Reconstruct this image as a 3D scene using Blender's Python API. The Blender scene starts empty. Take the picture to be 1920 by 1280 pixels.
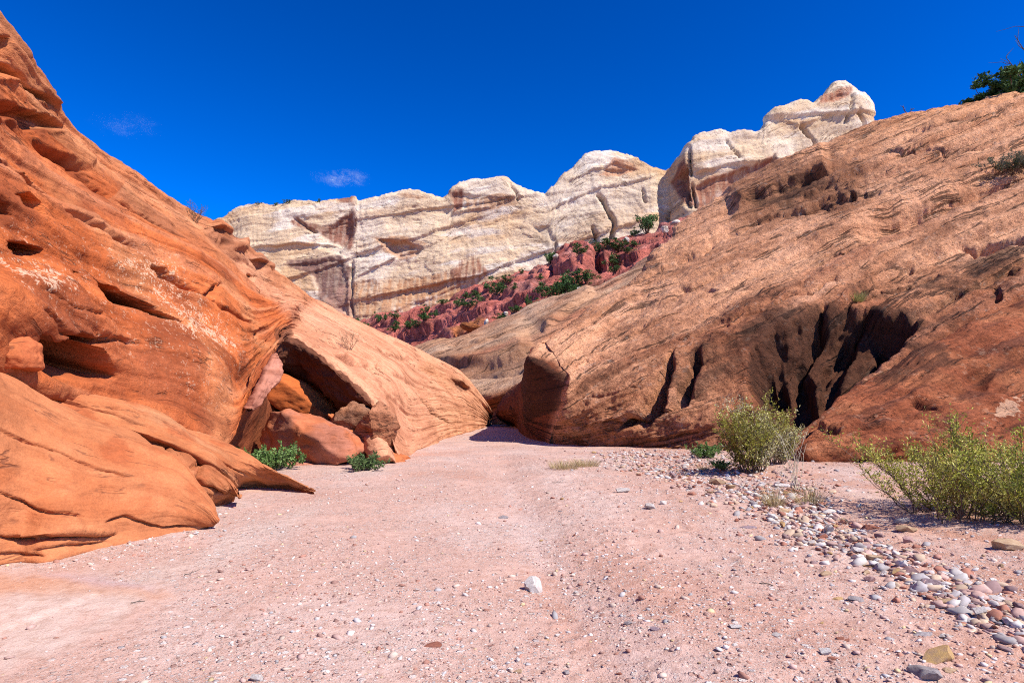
import bpy, bmesh, math, random
import numpy as np
from mathutils import Vector

# ------------------------------------------------------------------ camera, sky, sun, exposure
SC = bpy.context.scene
COL = SC.collection
rng = np.random.default_rng(7)
random.seed(7)

LENS, CAM_H = 22.0, 1.6
F = 1920.0 * LENS / 36.0
PITCH = math.atan((760 - 640) / F)

cam_data = bpy.data.cameras.new("camera")
cam_data.lens, cam_data.sensor_width = LENS, 36.0
cam_data.clip_start, cam_data.clip_end = 0.05, 20000.0
camera = bpy.data.objects.new("camera", cam_data)
camera.location = (0, 0, CAM_H)
camera.rotation_euler = (math.radians(90) + PITCH, 0, 0)
COL.objects.link(camera)
SC.camera = camera

SUN_EL = math.radians(49)
SUN_H = (0.83, -0.56)
SUN_AZ = math.atan2(SUN_H[0], SUN_H[1])           # clockwise from +Y

world = bpy.data.worlds.new("World")
SC.world = world
world.use_nodes = True
wn, wl = world.node_tree.nodes, world.node_tree.links
wn.clear()
sky = wn.new("ShaderNodeTexSky")
sky.sky_type = 'NISHITA'
sky.sun_disc = False
sky.sun_elevation = SUN_EL
sky.sun_rotation = SUN_AZ
sky.altitude = 1800
sky.air_density = 1.0
sky.dust_density = 0.15
sky.ozone_density = 4.0
gam = wn.new("ShaderNodeGamma"); gam.inputs[1].default_value = 1.45
hsv = wn.new("ShaderNodeHueSaturation"); hsv.inputs["Saturation"].default_value = 1.25
hsv.inputs["Hue"].default_value = 0.512
bg = wn.new("ShaderNodeBackground"); bg.inputs["Strength"].default_value = 0.076
wo = wn.new("ShaderNodeOutputWorld")
wl.new(sky.outputs[0], gam.inputs[0]); wl.new(gam.outputs[0], hsv.inputs["Color"])
wl.new(hsv.outputs[0], bg.inputs[0]); wl.new(bg.outputs[0], wo.inputs[0])

sun_data = bpy.data.lights.new("sun", 'SUN')
sun_data.energy = 5.0
sun_data.angle = math.radians(0.53)
sun_data.color = (1.0, 0.93, 0.82)
sun = bpy.data.objects.new("sun", sun_data)
sd = Vector((SUN_H[0] * math.cos(SUN_EL), SUN_H[1] * math.cos(SUN_EL), math.sin(SUN_EL)))
sun.rotation_euler = sd.to_track_quat('Z', 'Y').to_euler()
sun.location = (30, -20, 40)
COL.objects.link(sun)

SC.view_settings.view_transform = 'Standard'
SC.view_settings.look = 'None'
SC.view_settings.gamma = 1.0
SC.view_settings.use_curve_mapping = False
SC.view_settings.exposure = 0.62
SC.render.engine = 'CYCLES'
SC.cycles.max_bounces = 5
SC.cycles.diffuse_bounces = 2
SC.cycles.glossy_bounces = 2
SC.cycles.transparent_max_bounces = 12
SC.cycles.use_denoising = False
SC.cycles.volume_bounces = 4
SC.cycles.filter_width = 1.05

# ------------------------------------------------------------------ projection helpers (used while sculpting)
CP, SP = math.cos(PITCH), math.sin(PITCH)

def at(px, py, d):
    """world point seen at photo pixel (px, py) at world depth Y = d"""
    cx, cz = (px - 960) / F, (640 - py) / F
    dy, dz = CP - SP * cz, SP + CP * cz
    k = d / dy
    return np.array([cx * k, d, CAM_H + dz * k])

def ground(px, py, z=0.0):
    cx, cz = (px - 960) / F, (640 - py) / F
    dy, dz = CP - SP * cz, SP + CP * cz
    k = (z - CAM_H) / dz
    return np.array([cx * k, dy * k, z])

def project(P):
    x, y, z = P[..., 0], P[..., 1], P[..., 2] - CAM_H
    dep = np.maximum(CP * y + SP * z, 1e-3)
    up = -SP * y + CP * z
    return np.stack([960 + F * x / dep, 640 - F * up / dep], -1), dep

# ------------------------------------------------------------------ noise
def _hash(ix, iy, iz, seed):
    h = (ix.astype(np.uint32) * np.uint32(374761393) + iy.astype(np.uint32) * np.uint32(668265263)
         + iz.astype(np.uint32) * np.uint32(2147483647) + np.uint32((seed * 974634777 + 12345) & 0xffffffff))
    h = (h ^ (h >> np.uint32(13))) * np.uint32(1274126177)
    h = (h ^ (h >> np.uint32(15))) * np.uint32(2246822519)
    return h ^ (h >> np.uint32(16))

def noise(P, seed=0):
    P = np.asarray(P, dtype=np.float64)
    i = np.floor(P).astype(np.int64)
    f = P - i
    u = f * f * f * (f * (f * 6 - 15) + 10)
    out = np.zeros(P.shape[:-1])
    for dx in (0, 1):
        wx = u[..., 0] if dx else 1 - u[..., 0]
        for dy in (0, 1):
            wy = u[..., 1] if dy else 1 - u[..., 1]
            for dz in (0, 1):
                wz = u[..., 2] if dz else 1 - u[..., 2]
                h = _hash(i[..., 0] + dx & 0xffffffff, i[..., 1] + dy & 0xffffffff, i[..., 2] + dz & 0xffffffff, seed)
                gx = ((h & 1023).astype(np.float64) / 511.5 - 1)
                gy = (((h >> np.uint32(10)) & 1023).astype(np.float64) / 511.5 - 1)
                gz = (((h >> np.uint32(20)) & 1023).astype(np.float64) / 511.5 - 1)
                out += wx * wy * wz * (gx * (f[..., 0] - dx) + gy * (f[..., 1] - dy) + gz * (f[..., 2] - dz))
    return out * 1.25

def fbm(P, seed=0, oct=4, gain=0.5):
    P = np.asarray(P, dtype=np.float64)
    a, s, out = 1.0, 1.0, 0.0
    for k in range(oct):
        out = out + a * noise(P * s + 17.3 * k, seed + k)
        a *= gain; s *= 2.03
    return out

def ridged(P, seed=0, oct=3):
    P = np.asarray(P, dtype=np.float64)
    a, s, out = 1.0, 1.0, 0.0
    for k in range(oct):
        out = out + a * (1 - np.abs(noise(P * s + 9.1 * k, seed + k)) * 2.2)
        a *= 0.5; s *= 2.1
    return out / 1.75

def smooth(x, a, b):
    t = np.clip((x - a) / (b - a), 0, 1)
    return t * t * (3 - 2 * t)

def mixc(a, b, t):
    return a + (np.asarray(b) - a) * t[..., None]

# ------------------------------------------------------------------ lofted rock
def catmull(C, t):
    """C: (n, ...) control values, t in [0, n-1]"""
    n = len(C)
    i = np.clip(np.floor(t).astype(int), 0, n - 2)
    f = (t - i).reshape((-1,) + (1,) * (C.ndim - 1))
    p0, p1, p2, p3 = C[np.clip(i - 1, 0, n - 1)], C[i], C[i + 1], C[np.clip(i + 2, 0, n - 1)]
    m1, m2 = (p2 - p0) * .5, (p3 - p1) * .5
    f2, f3 = f * f, f * f * f
    return (2 * f3 - 3 * f2 + 1) * p1 + (f3 - 2 * f2 + f) * m1 + (-2 * f3 + 3 * f2) * p2 + (f3 - f2) * m2

def linear(C, t):
    n = len(C)
    i = np.clip(np.floor(t).astype(int), 0, n - 2)
    f = (t - i).reshape((-1,) + (1,) * (C.ndim - 1))
    return C[i] * (1 - f) + C[i + 1] * f

def spread(lengths, total):
    lengths = np.maximum(np.asarray(lengths, float), 1e-6)
    lengths = np.maximum(lengths, lengths.max() * 0.03)
    cum = np.concatenate([[0], np.cumsum(lengths)]) / lengths.sum()
    return np.interp(np.linspace(0, 1, total), cum, np.arange(len(cum)))

class Rock:
    """A sheet lofted through stations (list of lists of 3D points) and then carved."""
    def __init__(self, stations, nu, nv, lin=False, vweights=None, uweights=None):
        C = np.array(stations, dtype=float)
        uv, dep = project(C)
        lu = np.hypot(*np.moveaxis(np.diff(uv, axis=0), -1, 0)).clip(0, 400).mean(1) if uweights is None else uweights
        lv = np.hypot(*np.moveaxis(np.diff(uv, axis=1), -1, 0)).clip(0, 400).mean(0) if vweights is None else vweights
        tu, tv = spread(lu, nu), spread(lv, nv)
        G = (linear if lin else catmull)(C, tu)
        G = np.moveaxis(catmull(np.moveaxis(G, 1, 0), tv), 0, 1)
        self.P = G
        self.tu, self.tv = tu, tv
        L3u = np.linalg.norm(np.diff(C, axis=0), axis=-1).mean(1)
        L3v = np.linalg.norm(np.diff(C, axis=1), axis=-1).mean(0)
        s = np.interp(tu, np.arange(len(C)), np.concatenate([[0], np.cumsum(L3u)]))
        t = np.interp(tv, np.arange(C.shape[1]), np.concatenate([[0], np.cumsum(L3v)]))
        self.S, self.T = np.meshgrid(s, t, indexing='ij')
        self.U, self.V = np.meshgrid(tu, tv, indexing='ij')
        self.base_uv, self.dep = project(self.P)
        self.flip = 1.0
        self.col = np.ones(self.P.shape)
        self.lich = np.zeros(self.P.shape[:2])
        self.varn = np.zeros(self.P.shape[:2])
        self.orient()

    def normals(self):
        du = np.gradient(self.P, axis=0); dv = np.gradient(self.P, axis=1)
        n = np.cross(du, dv)
        n /= np.linalg.norm(n, axis=-1, keepdims=True) + 1e-9
        return n * self.flip

    def orient(self):
        n = self.normals()
        v = np.array([0, 0, CAM_H]) - self.P
        w = (self.dep < 1e6)
        if (n * v).sum(-1)[w].mean() < 0:
            self.flip = -1.0

    def freeze(self, r=6):
        """keep a smoothed copy of the normals so that deep carving does not fold on itself"""
        n = self.normals()
        for _ in range(3):
            for ax in (0, 1):
                w = np.concatenate([np.repeat(n.take([0], ax), r, ax), n, np.repeat(n.take([-1], ax), r, ax)], ax)
                c = np.cumsum(w, axis=ax)
                z = np.zeros_like(c.take([0], ax))
                c = np.concatenate([z, c], ax)
                m = n.shape[ax]
                n = (c.take(np.arange(2 * r + 1, 2 * r + 1 + m), ax) - c.take(np.arange(0, m), ax)) / (2 * r + 1)
        self.N = n / (np.linalg.norm(n, axis=-1, keepdims=True) + 1e-9)

    def push(self, amount, extra=None, carve=False):
        n = self.N if (carve and hasattr(self, 'N')) else self.normals()
        if extra is not None:
            n = n + np.asarray(extra)
        self.P = self.P + n * np.asarray(amount)[..., None]

    def strata(self, thick, amp, seed, warp=.5, wscale=.12, along=.08, sharp=.14, mask=1.0, coord=None):
        """terraced layers of uneven height that pinch out along the bedding"""
        T_ = self.T if coord is None else coord
        ph = T_ / thick + warp * fbm(self.P * wscale, seed, 2)
        k = np.floor(ph); f = ph - k
        def lay(kk): return noise(np.stack([self.S * along + kk * 3.71, kk * 7.31 + .37, 0 * kk + .5], -1), seed + 5)
        a, c = lay(k), lay(k + 1)
        w = smooth(f, 1 - sharp, 1.0)
        self.push(amp * 1.6 * (a * (1 - w) + c * w) * mask, carve=True)

    # ---- photo-plane footprints turned into carving on the sheet
    def _near(self, pts, margin):
        pts = np.array(pts, float)
        q = self.base_uv
        m = ((q[..., 0] > pts[:, 0].min() - margin) & (q[..., 0] < pts[:, 0].max() + margin)
             & (q[..., 1] > pts[:, 1].min() - margin) & (q[..., 1] < pts[:, 1].max() + margin))
        return pts, m, q[m]

    def _warp(self, q, amp, scale, seed):
        if not amp or not len(q):
            return q
        Q = np.stack([q[:, 0] * scale, q[:, 1] * scale, 0 * q[:, 0]], -1)
        Q = Q * .45
        w = np.stack([noise(Q, seed) + .22 * noise(Q * 4.3, seed + 2), noise(Q + 31.7, seed + 1) + .22 * noise(Q * 4.3 + 9, seed + 3)], -1)
        return q + w * amp

    def sdist(self, poly, amp=3.0, scale=0.05, seed=3, margin=130):
        """signed pixel distance (positive inside) to a polygon, edges roughened"""
        poly, m, q = self._near(poly, margin)
        q = self._warp(q, amp, scale, seed)
        x, y = q[:, 0], q[:, 1]
        best = np.full(x.shape, 1e9); inside = np.zeros(x.shape, bool)
        n = len(poly)
        for k in range(n):
            a, b = poly[k], poly[(k + 1) % n]
            e = b - a
            t = np.clip(((x - a[0]) * e[0] + (y - a[1]) * e[1]) / (e @ e + 1e-9), 0, 1)
            best = np.minimum(best, np.hypot(x - a[0] - t * e[0], y - a[1] - t * e[1]))
            c = ((a[1] > y) != (b[1] > y))
            xi = a[0] + (y - a[1]) / (b[1] - a[1] + 1e-12) * e[0]
            inside ^= c & (x < xi)
        out = np.full(m.shape, -1e4)
        out[m] = np.where(inside, best, -best)
        return out

    def ldist(self, line, amp=3.0, scale=0.05, seed=3, margin=200):
        """(distance, signed side, fraction along) to a polyline, in pixels"""
        line, m, q = self._near(line, margin)
        q = self._warp(q, amp, scale, seed)
        x, y = q[:, 0], q[:, 1]
        best = np.full(x.shape, 1e9); side = np.zeros(x.shape); fr = np.zeros(x.shape)
        n = len(line) - 1
        for k in range(n):
            a, b = line[k], line[k + 1]
            e = b - a; L_ = np.hypot(*e) + 1e-9
            t = np.clip(((x - a[0]) * e[0] + (y - a[1]) * e[1]) / (L_ * L_), 0, 1)
            dx, dy = x - a[0] - t * e[0], y - a[1] - t * e[1]
            dd = np.hypot(dx, dy); mm = dd < best
            best = np.where(mm, dd, best)
            side = np.where(mm, np.sign(e[0] * dy - e[1] * dx) * dd, side)
            fr = np.where(mm, (k + t) / n, fr)
        o1 = np.full(m.shape, 1e4); o2 = np.full(m.shape, 1e4); o3 = np.zeros(m.shape)
        o1[m], o2[m], o3[m] = best, side, fr
        return o1, o2, o3

    def front(self):
        if not hasattr(self, 'vmask'):
            return 1.0
        return self.vmask

    def hollow(self, poly, depth, soft=10, up=0.35, amp=3.0, seed=3, edge=0.0):
        s = self.sdist(poly, amp, 0.06, seed)
        w = smooth(s, -edge, soft) * self.front()
        self.push(-depth * w, extra=(0, 0, -up) if up else None, carve=True)
        return w

    def groove(self, line, width, depth, amp=3.0, seed=3, taper=True, up=0.0):
        d, sd_, fr = self.ldist(line, amp, 0.06, seed)
        w = np.exp(-(d / width) ** 2) * self.front()
        if taper:
            w = w * np.clip(np.minimum(fr, 1 - fr) * 6, 0.0, 1)
        self.push(-depth * w, extra=(0, 0, -up) if up else None, carve=True)
        return w

    def ledge(self, line, height, fade=60, amp=4.0, seed=3, sharp=2.0):
        """rock on the upper side of the line (in the photo) stands proud by height, fading away from the edge"""
        d, sd_, fr = self.ldist(line, amp, 0.05, seed)
        up_side = -sd_
        w = smooth(up_side, -sharp, sharp) * np.exp(-np.maximum(up_side, 0) / fade)
        w = w * np.clip(np.minimum(fr, 1 - fr) * 8, 0, 1) * self.front()
        self.push(height * w, carve=True)
        return w

    def paint(self, poly, color, soft=8, amount=1.0, amp=10, seed=5, scale=0.05):
        s = self.sdist(poly, amp, scale, seed)
        w = smooth(s, -soft, soft) * amount
        self.col = mixc(self.col, color, w)
        return w

    def mark(self, name, poly, value, soft=12, amp=10, seed=5):
        s = self.sdist(poly, amp, 0.05, seed)
        w = smooth(s, -soft, soft) * value
        setattr(self, name, np.maximum(getattr(self, name), w))

    def find(self, px, py):
        """the camera-nearest vertex of the finished sheet close to a photo pixel"""
        if not hasattr(self, '_uv') or self._uvP is not self.P:
            self._uv, self._dep = project(self.P); self._uvP = self.P
        e = np.hypot(self._uv[..., 0] - px, self._uv[..., 1] - py)
        r = max(e.min() * 1.5, 4.0)
        c = np.where(e < r, self._dep, 1e9)
        k = np.unravel_index(np.argmin(c), c.shape)
        return self.P[k].copy(), k

    def build(self, name, mat, parent=None, smooth_shade=True):
        nu, nv = self.P.shape[:2]
        me = bpy.data.meshes.new(name)
        idx = np.arange(nu * nv).reshape(nu, nv)
        q = np.stack([idx[:-1, :-1], idx[1:, :-1], idx[1:, 1:], idx[:-1, 1:]], -1).reshape(-1, 4)
        if self.flip < 0:
            q = q[:, ::-1]
        fill_mesh(me, self.P.reshape(-1, 3), q, smooth_shade)
        add_attr(me, "Col", 'FLOAT_COLOR', np.concatenate([self.col.reshape(-1, 3), np.ones((nu * nv, 1))], 1))
        add_attr(me, "bed", 'FLOAT_VECTOR', np.stack([self.S, self.T, np.zeros_like(self.S)], -1).reshape(-1, 3))
        add_attr(me, "lich", 'FLOAT', self.lich.reshape(-1))
        add_attr(me, "varn", 'FLOAT', self.varn.reshape(-1))
        return link(name, me, mat, parent)

def fill_mesh(me, verts, faces, smooth_shade=False):
    verts = np.ascontiguousarray(verts, dtype=np.float32); faces = np.ascontiguousarray(faces, dtype=np.int32)
    nf, k = faces.shape
    me.vertices.add(len(verts)); me.vertices.foreach_set("co", verts.ravel())
    me.loops.add(nf * k); me.loops.foreach_set("vertex_index", faces.ravel())
    me.polygons.add(nf)
    me.polygons.foreach_set("loop_start", np.arange(nf, dtype=np.int32) * k)
    me.polygons.foreach_set("loop_total", np.full(nf, k, dtype=np.int32))
    if smooth_shade:
        me.polygons.foreach_set("use_smooth", np.ones(nf, dtype=bool))
    me.update(calc_edges=True)
    me.validate()

def add_attr(me, name, typ, data):
    a = me.attributes.new(name, typ, 'POINT')
    key = {'FLOAT_COLOR': "color", 'FLOAT_VECTOR': "vector", 'FLOAT': "value"}[typ]
    a.data.foreach_set(key, np.ascontiguousarray(data, dtype=np.float32).ravel())

def link(name, me, mat=None, parent=None):
    o = bpy.data.objects.new(name, me)
    COL.objects.link(o)
    if mat is not None and me is not None and not me.materials:
        me.materials.append(mat)
    if parent is not None:
        o.parent = parent
    return o

def tag(o, label=None, cat=None, group=None, kind=None):
    if label: o["label"] = label
    if cat: o["category"] = cat
    if group: o["group"] = group
    if kind: o["kind"] = kind
    return o

# ------------------------------------------------------------------ materials
class NT:
    def __init__(self, name):
        self.m = bpy.data.materials.new(name); self.m.use_nodes = True
        self.t = self.m.node_tree; self.t.nodes.clear()
    def n(self, kind, **kw):
        x = self.t.nodes.new(kind)
        for k, v in kw.items():
            setattr(x, k, v)
        return x
    def l(self, a, b): self.t.links.new(a, b)
    def noise(self, vec, scale, detail=4, rough=0.55, dist=0.0):
        x = self.n("ShaderNodeTexNoise")
        x.inputs["Scale"].default_value = scale; x.inputs["Detail"].default_value = detail
        x.inputs["Roughness"].default_value = rough; x.inputs["Distortion"].default_value = dist
        if vec is not None: self.l(vec, x.inputs["Vector"])
        return x.outputs["Fac"]
    def ramp(self, fac, a, b, va=0.0, vb=1.0):
        x = self.n("ShaderNodeMapRange"); x.interpolation_type = 'SMOOTHSTEP'
        x.inputs["From Min"].default_value = a; x.inputs["From Max"].default_value = b
        x.inputs["To Min"].default_value = va; x.inputs["To Max"].default_value = vb
        self.l(fac, x.inputs["Value"]); return x.outputs[0]
    def math(self, op, a, b=None):
        x = self.n("ShaderNodeMath", operation=op)
        for i, v in enumerate((a, b)):
            if v is None: continue
            if isinstance(v, (int, float)): x.inputs[i].default_value = v
            else: self.l(v, x.inputs[i])
        return x.outputs[0]
    def mix(self, fac, a, b, blend='MIX'):
        x = self.n("ShaderNodeMix", data_type='RGBA', blend_type=blend)
        for sock, v in ((x.inputs[0], fac), (x.inputs[6], a), (x.inputs[7], b)):
            if isinstance(v, (int, float)): sock.default_value = v
            elif isinstance(v, tuple): sock.default_value = v if len(v) == 4 else (*v, 1)
            else: self.l(v, sock)
        return x.outputs[2]
    def attr(self, name):
        x = self.n("ShaderNodeAttribute", attribute_name=name); return x
    def scaled(self, vec, s):
        x = self.n("ShaderNodeVectorMath", operation='MULTIPLY')
        self.l(vec, x.inputs[0]); x.inputs[1].default_value = s; return x.outputs[0]

def rock_material(name, fine=7.0, bump=0.5, bump_dist=0.03, speck_dark=(.05, .025, .015), speck_amount=0.35,
                  lichen=(.62, .42, .27), streak=0.35, streak_scale=(0.5, 5.0, 1), grain=60.0, vary=0.3, var_scale=0.35, lich_scale=9.0,
                  crack=0.5, crack_scale=(.25, 1.6, 1), pale=.4, crack_w=.010, crack_cover=.48):
    b = NT(name)
    tc = b.n("ShaderNodeTexCoord").outputs["Object"]
    col = b.attr("Col").outputs["Color"]
    bed = b.attr("bed").outputs["Vector"]
    def darker(c, f): return b.mix(1.0, c, f, 'MULTIPLY')
    # broad tone patches
    n0 = b.noise(tc, var_scale, 6, .62)
    c = b.mix(b.ramp(n0, .42, .62, 0, vary), col, darker(col, (.60, .50, .44)))
    # bedding streaks
    ns = b.noise(b.scaled(bed, streak_scale), 1.0, 6, .66, .3)
    c = b.mix(b.ramp(ns, .50, .62, 0, streak), c, darker(c, (.46, .37, .33)))
    c = b.mix(b.ramp(ns, .48, .32, 0, streak), c, darker(c, (1.22, 1.28, 1.34)))
    # blotches and grit
    n1 = b.noise(tc, fine, 6, .7)
    c = b.mix(b.ramp(n1, .52, .66, 0, speck_amount * .8), c, b.mix(.4, speck_dark, c))
    c = b.mix(b.ramp(n1, .47, .34, 0, pale), c, darker(c, (1.28, 1.28, 1.28)))
    n3 = b.noise(b.scaled(tc, (1, 1, 1.7)), fine * 3.3, 5, .78)
    c = b.mix(b.ramp(n3, .52, .60, 0, speck_amount), c, b.mix(.15, speck_dark, c))
    c = b.mix(b.ramp(n3, .46, .38, 0, pale), c, darker(c, (1.35, 1.36, 1.38)))
    n2 = b.noise(tc, grain, 3, .65)
    c = b.mix(b.ramp(n2, .40, .62, 0, .35), c, darker(c, (.66, .62, .6)))
    # thin cracks that follow the bedding
    nc = b.noise(b.scaled(bed, crack_scale), 1.0, 5, .6, .25)
    cr = b.ramp(b.math('ABSOLUTE', b.math('SUBTRACT', nc, .5)), crack_w, crack_w * .2)
    cr = b.math('MULTIPLY', cr, b.ramp(b.noise(tc, var_scale * 2.2, 3, .6), crack_cover, crack_cover + .12))
    c = b.mix(b.math('MULTIPLY', cr, crack), c, b.mix(.2, speck_dark, c))
    # lichen blotches
    lf = b.attr("lich").outputs["Fac"]
    vor = b.n("ShaderNodeTexVoronoi"); vor.inputs["Scale"].default_value = lich_scale
    b.l(tc, vor.inputs["Vector"])
    ln = b.noise(tc, lich_scale * .22, 8, .82, .2)
    lv = b.math('SUBTRACT', b.math('ADD', ln, b.math('MULTIPLY', lf, .26)), b.math('MULTIPLY', vor.outputs["Distance"], .22))
    lm = b.math('MULTIPLY', b.ramp(lv, .50, .56), b.ramp(lf, .02, .3))
    c = b.mix(b.math('MULTIPLY', lm, .75), c, lichen)
    # desert varnish
    vf = b.attr("varn").outputs["Fac"]
    vn = b.noise(b.scaled(bed, (1.2, 3.0, 1)), 1.0, 6, .72)
    vm = b.math('MULTIPLY', b.ramp(b.math('ADD', b.math('MULTIPLY', vn, .9), b.math('MULTIPLY', vf, .6)), .58, .84), b.ramp(vf, .02, .3))
    c = b.mix(b.math('MULTIPLY', vm, .85), c, b.mix(.15, speck_dark, c))
    p = b.n("ShaderNodeBsdfPrincipled")
    p.inputs["Roughness"].default_value = .92
    p.inputs["Specular IOR Level"].default_value = .12
    b.l(c, p.inputs["Base Color"])
    h = b.math('ADD', n1, b.math('ADD', b.math('MULTIPLY', n2, .18), b.math('MULTIPLY', n3, -.45)))
    h = b.math('ADD', h, b.math('MULTIPLY', ns, .9))
    h = b.math('SUBTRACT', h, b.math('MULTIPLY', cr, .5))
    bp = b.n("ShaderNodeBump"); bp.inputs["Strength"].default_value = bump; bp.inputs["Distance"].default_value = bump_dist
    b.l(h, bp.inputs["Height"]); b.l(bp.outputs[0], p.inputs["Normal"])
    o = b.n("ShaderNodeOutputMaterial"); b.l(p.outputs[0], o.inputs[0])
    return b.m

def attr_material(name, rough=.85, noise_scale=20, amount=.35, bump=.3, bump_dist=.01, attr="Col", translucent=0.0):
    b = NT(name)
    tc = b.n("ShaderNodeTexCoord").outputs["Object"]
    col = b.attr(attr).outputs["Color"]
    n1 = b.noise(tc, noise_scale, 4, .6)
    c = b.mix(b.ramp(n1, .35, .7, 0, amount), col, b.mix(1.0, col, (.55, .52, .5), 'MULTIPLY'))
    p = b.n("ShaderNodeBsdfPrincipled"); p.inputs["Roughness"].default_value = rough
    p.inputs["Specular IOR Level"].default_value = .2
    b.l(c, p.inputs["Base Color"])
    if bump:
        bp = b.n("ShaderNodeBump"); bp.inputs["Strength"].default_value = bump; bp.inputs["Distance"].default_value = bump_dist
        b.l(n1, bp.inputs["Height"]); b.l(bp.outputs[0], p.inputs["Normal"])
    o = b.n("ShaderNodeOutputMaterial")
    if translucent:
        t = b.n("ShaderNodeBsdfTranslucent"); b.l(c, t.inputs[0])
        m = b.n("ShaderNodeMixShader"); m.inputs[0].default_value = translucent
        b.l(p.outputs[0], m.inputs[1]); b.l(t.outputs[0], m.inputs[2]); b.l(m.outputs[0], o.inputs[0])
    else:
        b.l(p.outputs[0], o.inputs[0])
    return b.m

def stone_material(name, color, color2, scale=9):
    b = NT(name)
    tc = b.n("ShaderNodeTexCoord").outputs["Object"]
    rnd = b.n("ShaderNodeObjectInfo").outputs["Random"]
    n1 = b.noise(tc, scale * .4, 4, .6); n2 = b.noise(tc, scale * 4, 4, .65)
    c = b.mix(b.ramp(n1, .38, .64), color, color2)
    c = b.mix(b.math('MULTIPLY', rnd, .45), c, b.mix(1.0, c, (.6, .56, .52), 'MULTIPLY'))
    c = b.mix(b.ramp(n2, .5, .75, 0, .5), c, b.mix(1.0, c, (.5, .42, .38), 'MULTIPLY'))
    p = b.n("ShaderNodeBsdfPrincipled"); p.inputs["Roughness"].default_value = .85
    p.inputs["Specular IOR Level"].default_value = .2
    b.l(c, p.inputs["Base Color"])
    bp = b.n("ShaderNodeBump"); bp.inputs["Strength"].default_value = .45; bp.inputs["Distance"].default_value = .05
    b.l(n2, bp.inputs["Height"]); b.l(bp.outputs[0], p.inputs["Normal"])
    o = b.n("ShaderNodeOutputMaterial"); b.l(p.outputs[0], o.inputs[0])
    return b.m

M_LEFT = rock_material("orange_sandstone", fine=2.6, bump=.8, bump_dist=.07, speck_dark=(.12, .042, .022), speck_amount=.32,
                       lichen=(.62, .42, .28), streak=.45, streak_scale=(.35, 3.2, 1), grain=30, vary=.5, var_scale=.5, lich_scale=20, crack=.9, crack_scale=(.16, 1.3, 1), pale=.3)
M_SLAB = rock_material("smooth_orange_slab", fine=3.0, bump=.55, bump_dist=.035, speck_dark=(.17, .06, .032), speck_amount=.2,
                       lichen=(.6, .42, .30), streak=.3, streak_scale=(.4, 4.5, 1), grain=45, vary=.45, var_scale=.8, crack=.9, crack_scale=(.25, 2.0, 1), pale=.3)
M_RIGHT = rock_material("brown_varnished_sandstone", fine=3.4, bump=1.0, bump_dist=.17, speck_dark=(.035, .018, .012), speck_amount=.80,
                        lichen=(.58, .46, .36), streak=.5, streak_scale=(.2, 3.6, 1), grain=14, vary=.6, var_scale=.25, lich_scale=5, crack=.95, crack_scale=(.05, 2.0, 1), pale=.6, crack_w=.018, crack_cover=.41)
M_MOUND = rock_material("rust_red_sandstone", fine=3.0, bump=1.0, bump_dist=.10, speck_dark=(.04, .018, .012), speck_amount=.7,
                        lichen=(.55, .34, .22), streak=.5, streak_scale=(.35, 2.0, 1), grain=22, vary=.7, var_scale=.5, lich_scale=5, crack=.8, crack_scale=(.2, 1.0, 1), pale=.5)
M_CLIFF = rock_material("white_sandstone", fine=.45, bump=.9, bump_dist=.6, speck_dark=(.26, .15, .10), speck_amount=.32,
                        lichen=(.75, .72, .68), streak=.28, streak_scale=(.045, .42, 1), grain=2.2, vary=.2, var_scale=.05, crack=.9, crack_scale=(.03, .16, 1), pale=.25)
M_TALUS = rock_material("maroon_talus_rock", fine=.7, bump=1.0, bump_dist=.8, speck_dark=(.10, .03, .027), speck_amount=.5,
                        lichen=(.55, .38, .33), streak=.6, streak_scale=(.1, 1.0, 1), grain=3, vary=.6, var_scale=.12, pale=.5)

# ------------------------------------------------------------------ ground: the sandy wash bed
def ground_height(x, y):
    x = np.asarray(x, float); y = np.asarray(y, float)
    Q = np.stack([x, y, np.zeros_like(x)], -1)
    h = 0.05 * fbm(Q * .35, 40, 3) + 0.012 * fbm(Q * 2.2, 44, 3)
    # shallow rill that runs from the foreground towards the slot, with a low bank on its right
    xr = 0.55 + 0.10 * (y - 4) * -0.55 + 0.25 * noise(np.stack([y * .4, y * 0, y * 0], -1), 50)
    d = x - xr
    near = smooth(y, 1.0, 3.0) * (1 - smooth(y, 16, 26))
    h = h + near * (0.07 * smooth(d, -.15, .9) - 0.035 * np.exp(-(d / .35) ** 2))
    h = h + 0.16 * smooth(x, 3.0, 6.5) * near
    # crumbly bits on the right half
    h = h + .034 * np.maximum(fbm(Q * 5.0, 47, 4, .6), 0) * near * smooth(d, -.9, .2) + .012 * np.maximum(fbm(Q * 6.0, 49, 3), 0) * near
    # flat rock shelf low on the left
    sx = smooth(-3.55 + .25 * noise(Q * 1.3, 60) - x, 0, .12) * smooth(5.6 + .3 * noise(Q * 1.1, 61) - y, 0, .15) * smooth(y, 4.5, 4.75)
    h = h + .025 * sx
    far = smooth(y, 60, 90)
    return h * (1 - far)

def axis(segments):
    out = []
    for a, b, st in segments:
        out.append(np.arange(a, b, st))
    return np.concatenate(out + [np.array([segments[-1][1]])])

gx = axis([(-3000, -200, 400), (-200, -40, 20), (-40, -12, 1.5), (-12, -5, .12), (-5, 5.0, .035), (5.0, 10, .07), (10, 16, .25), (16, 40, 2), (40, 200, 20), (200, 3000, 400)])
gy = axis([(-3000, -200, 400), (-200, -20, 20), (-20, 0, 1), (0, 2.5, .12), (2.5, 8, .035), (8, 14, .07), (14, 30, .2), (30, 70, .8), (70, 200, 10), (200, 3000, 400)])
GX, GY = np.meshgrid(gx, gy, indexing='ij')
GZ = ground_height(GX, GY)
GP = np.stack([GX, GY, GZ], -1)

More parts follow.
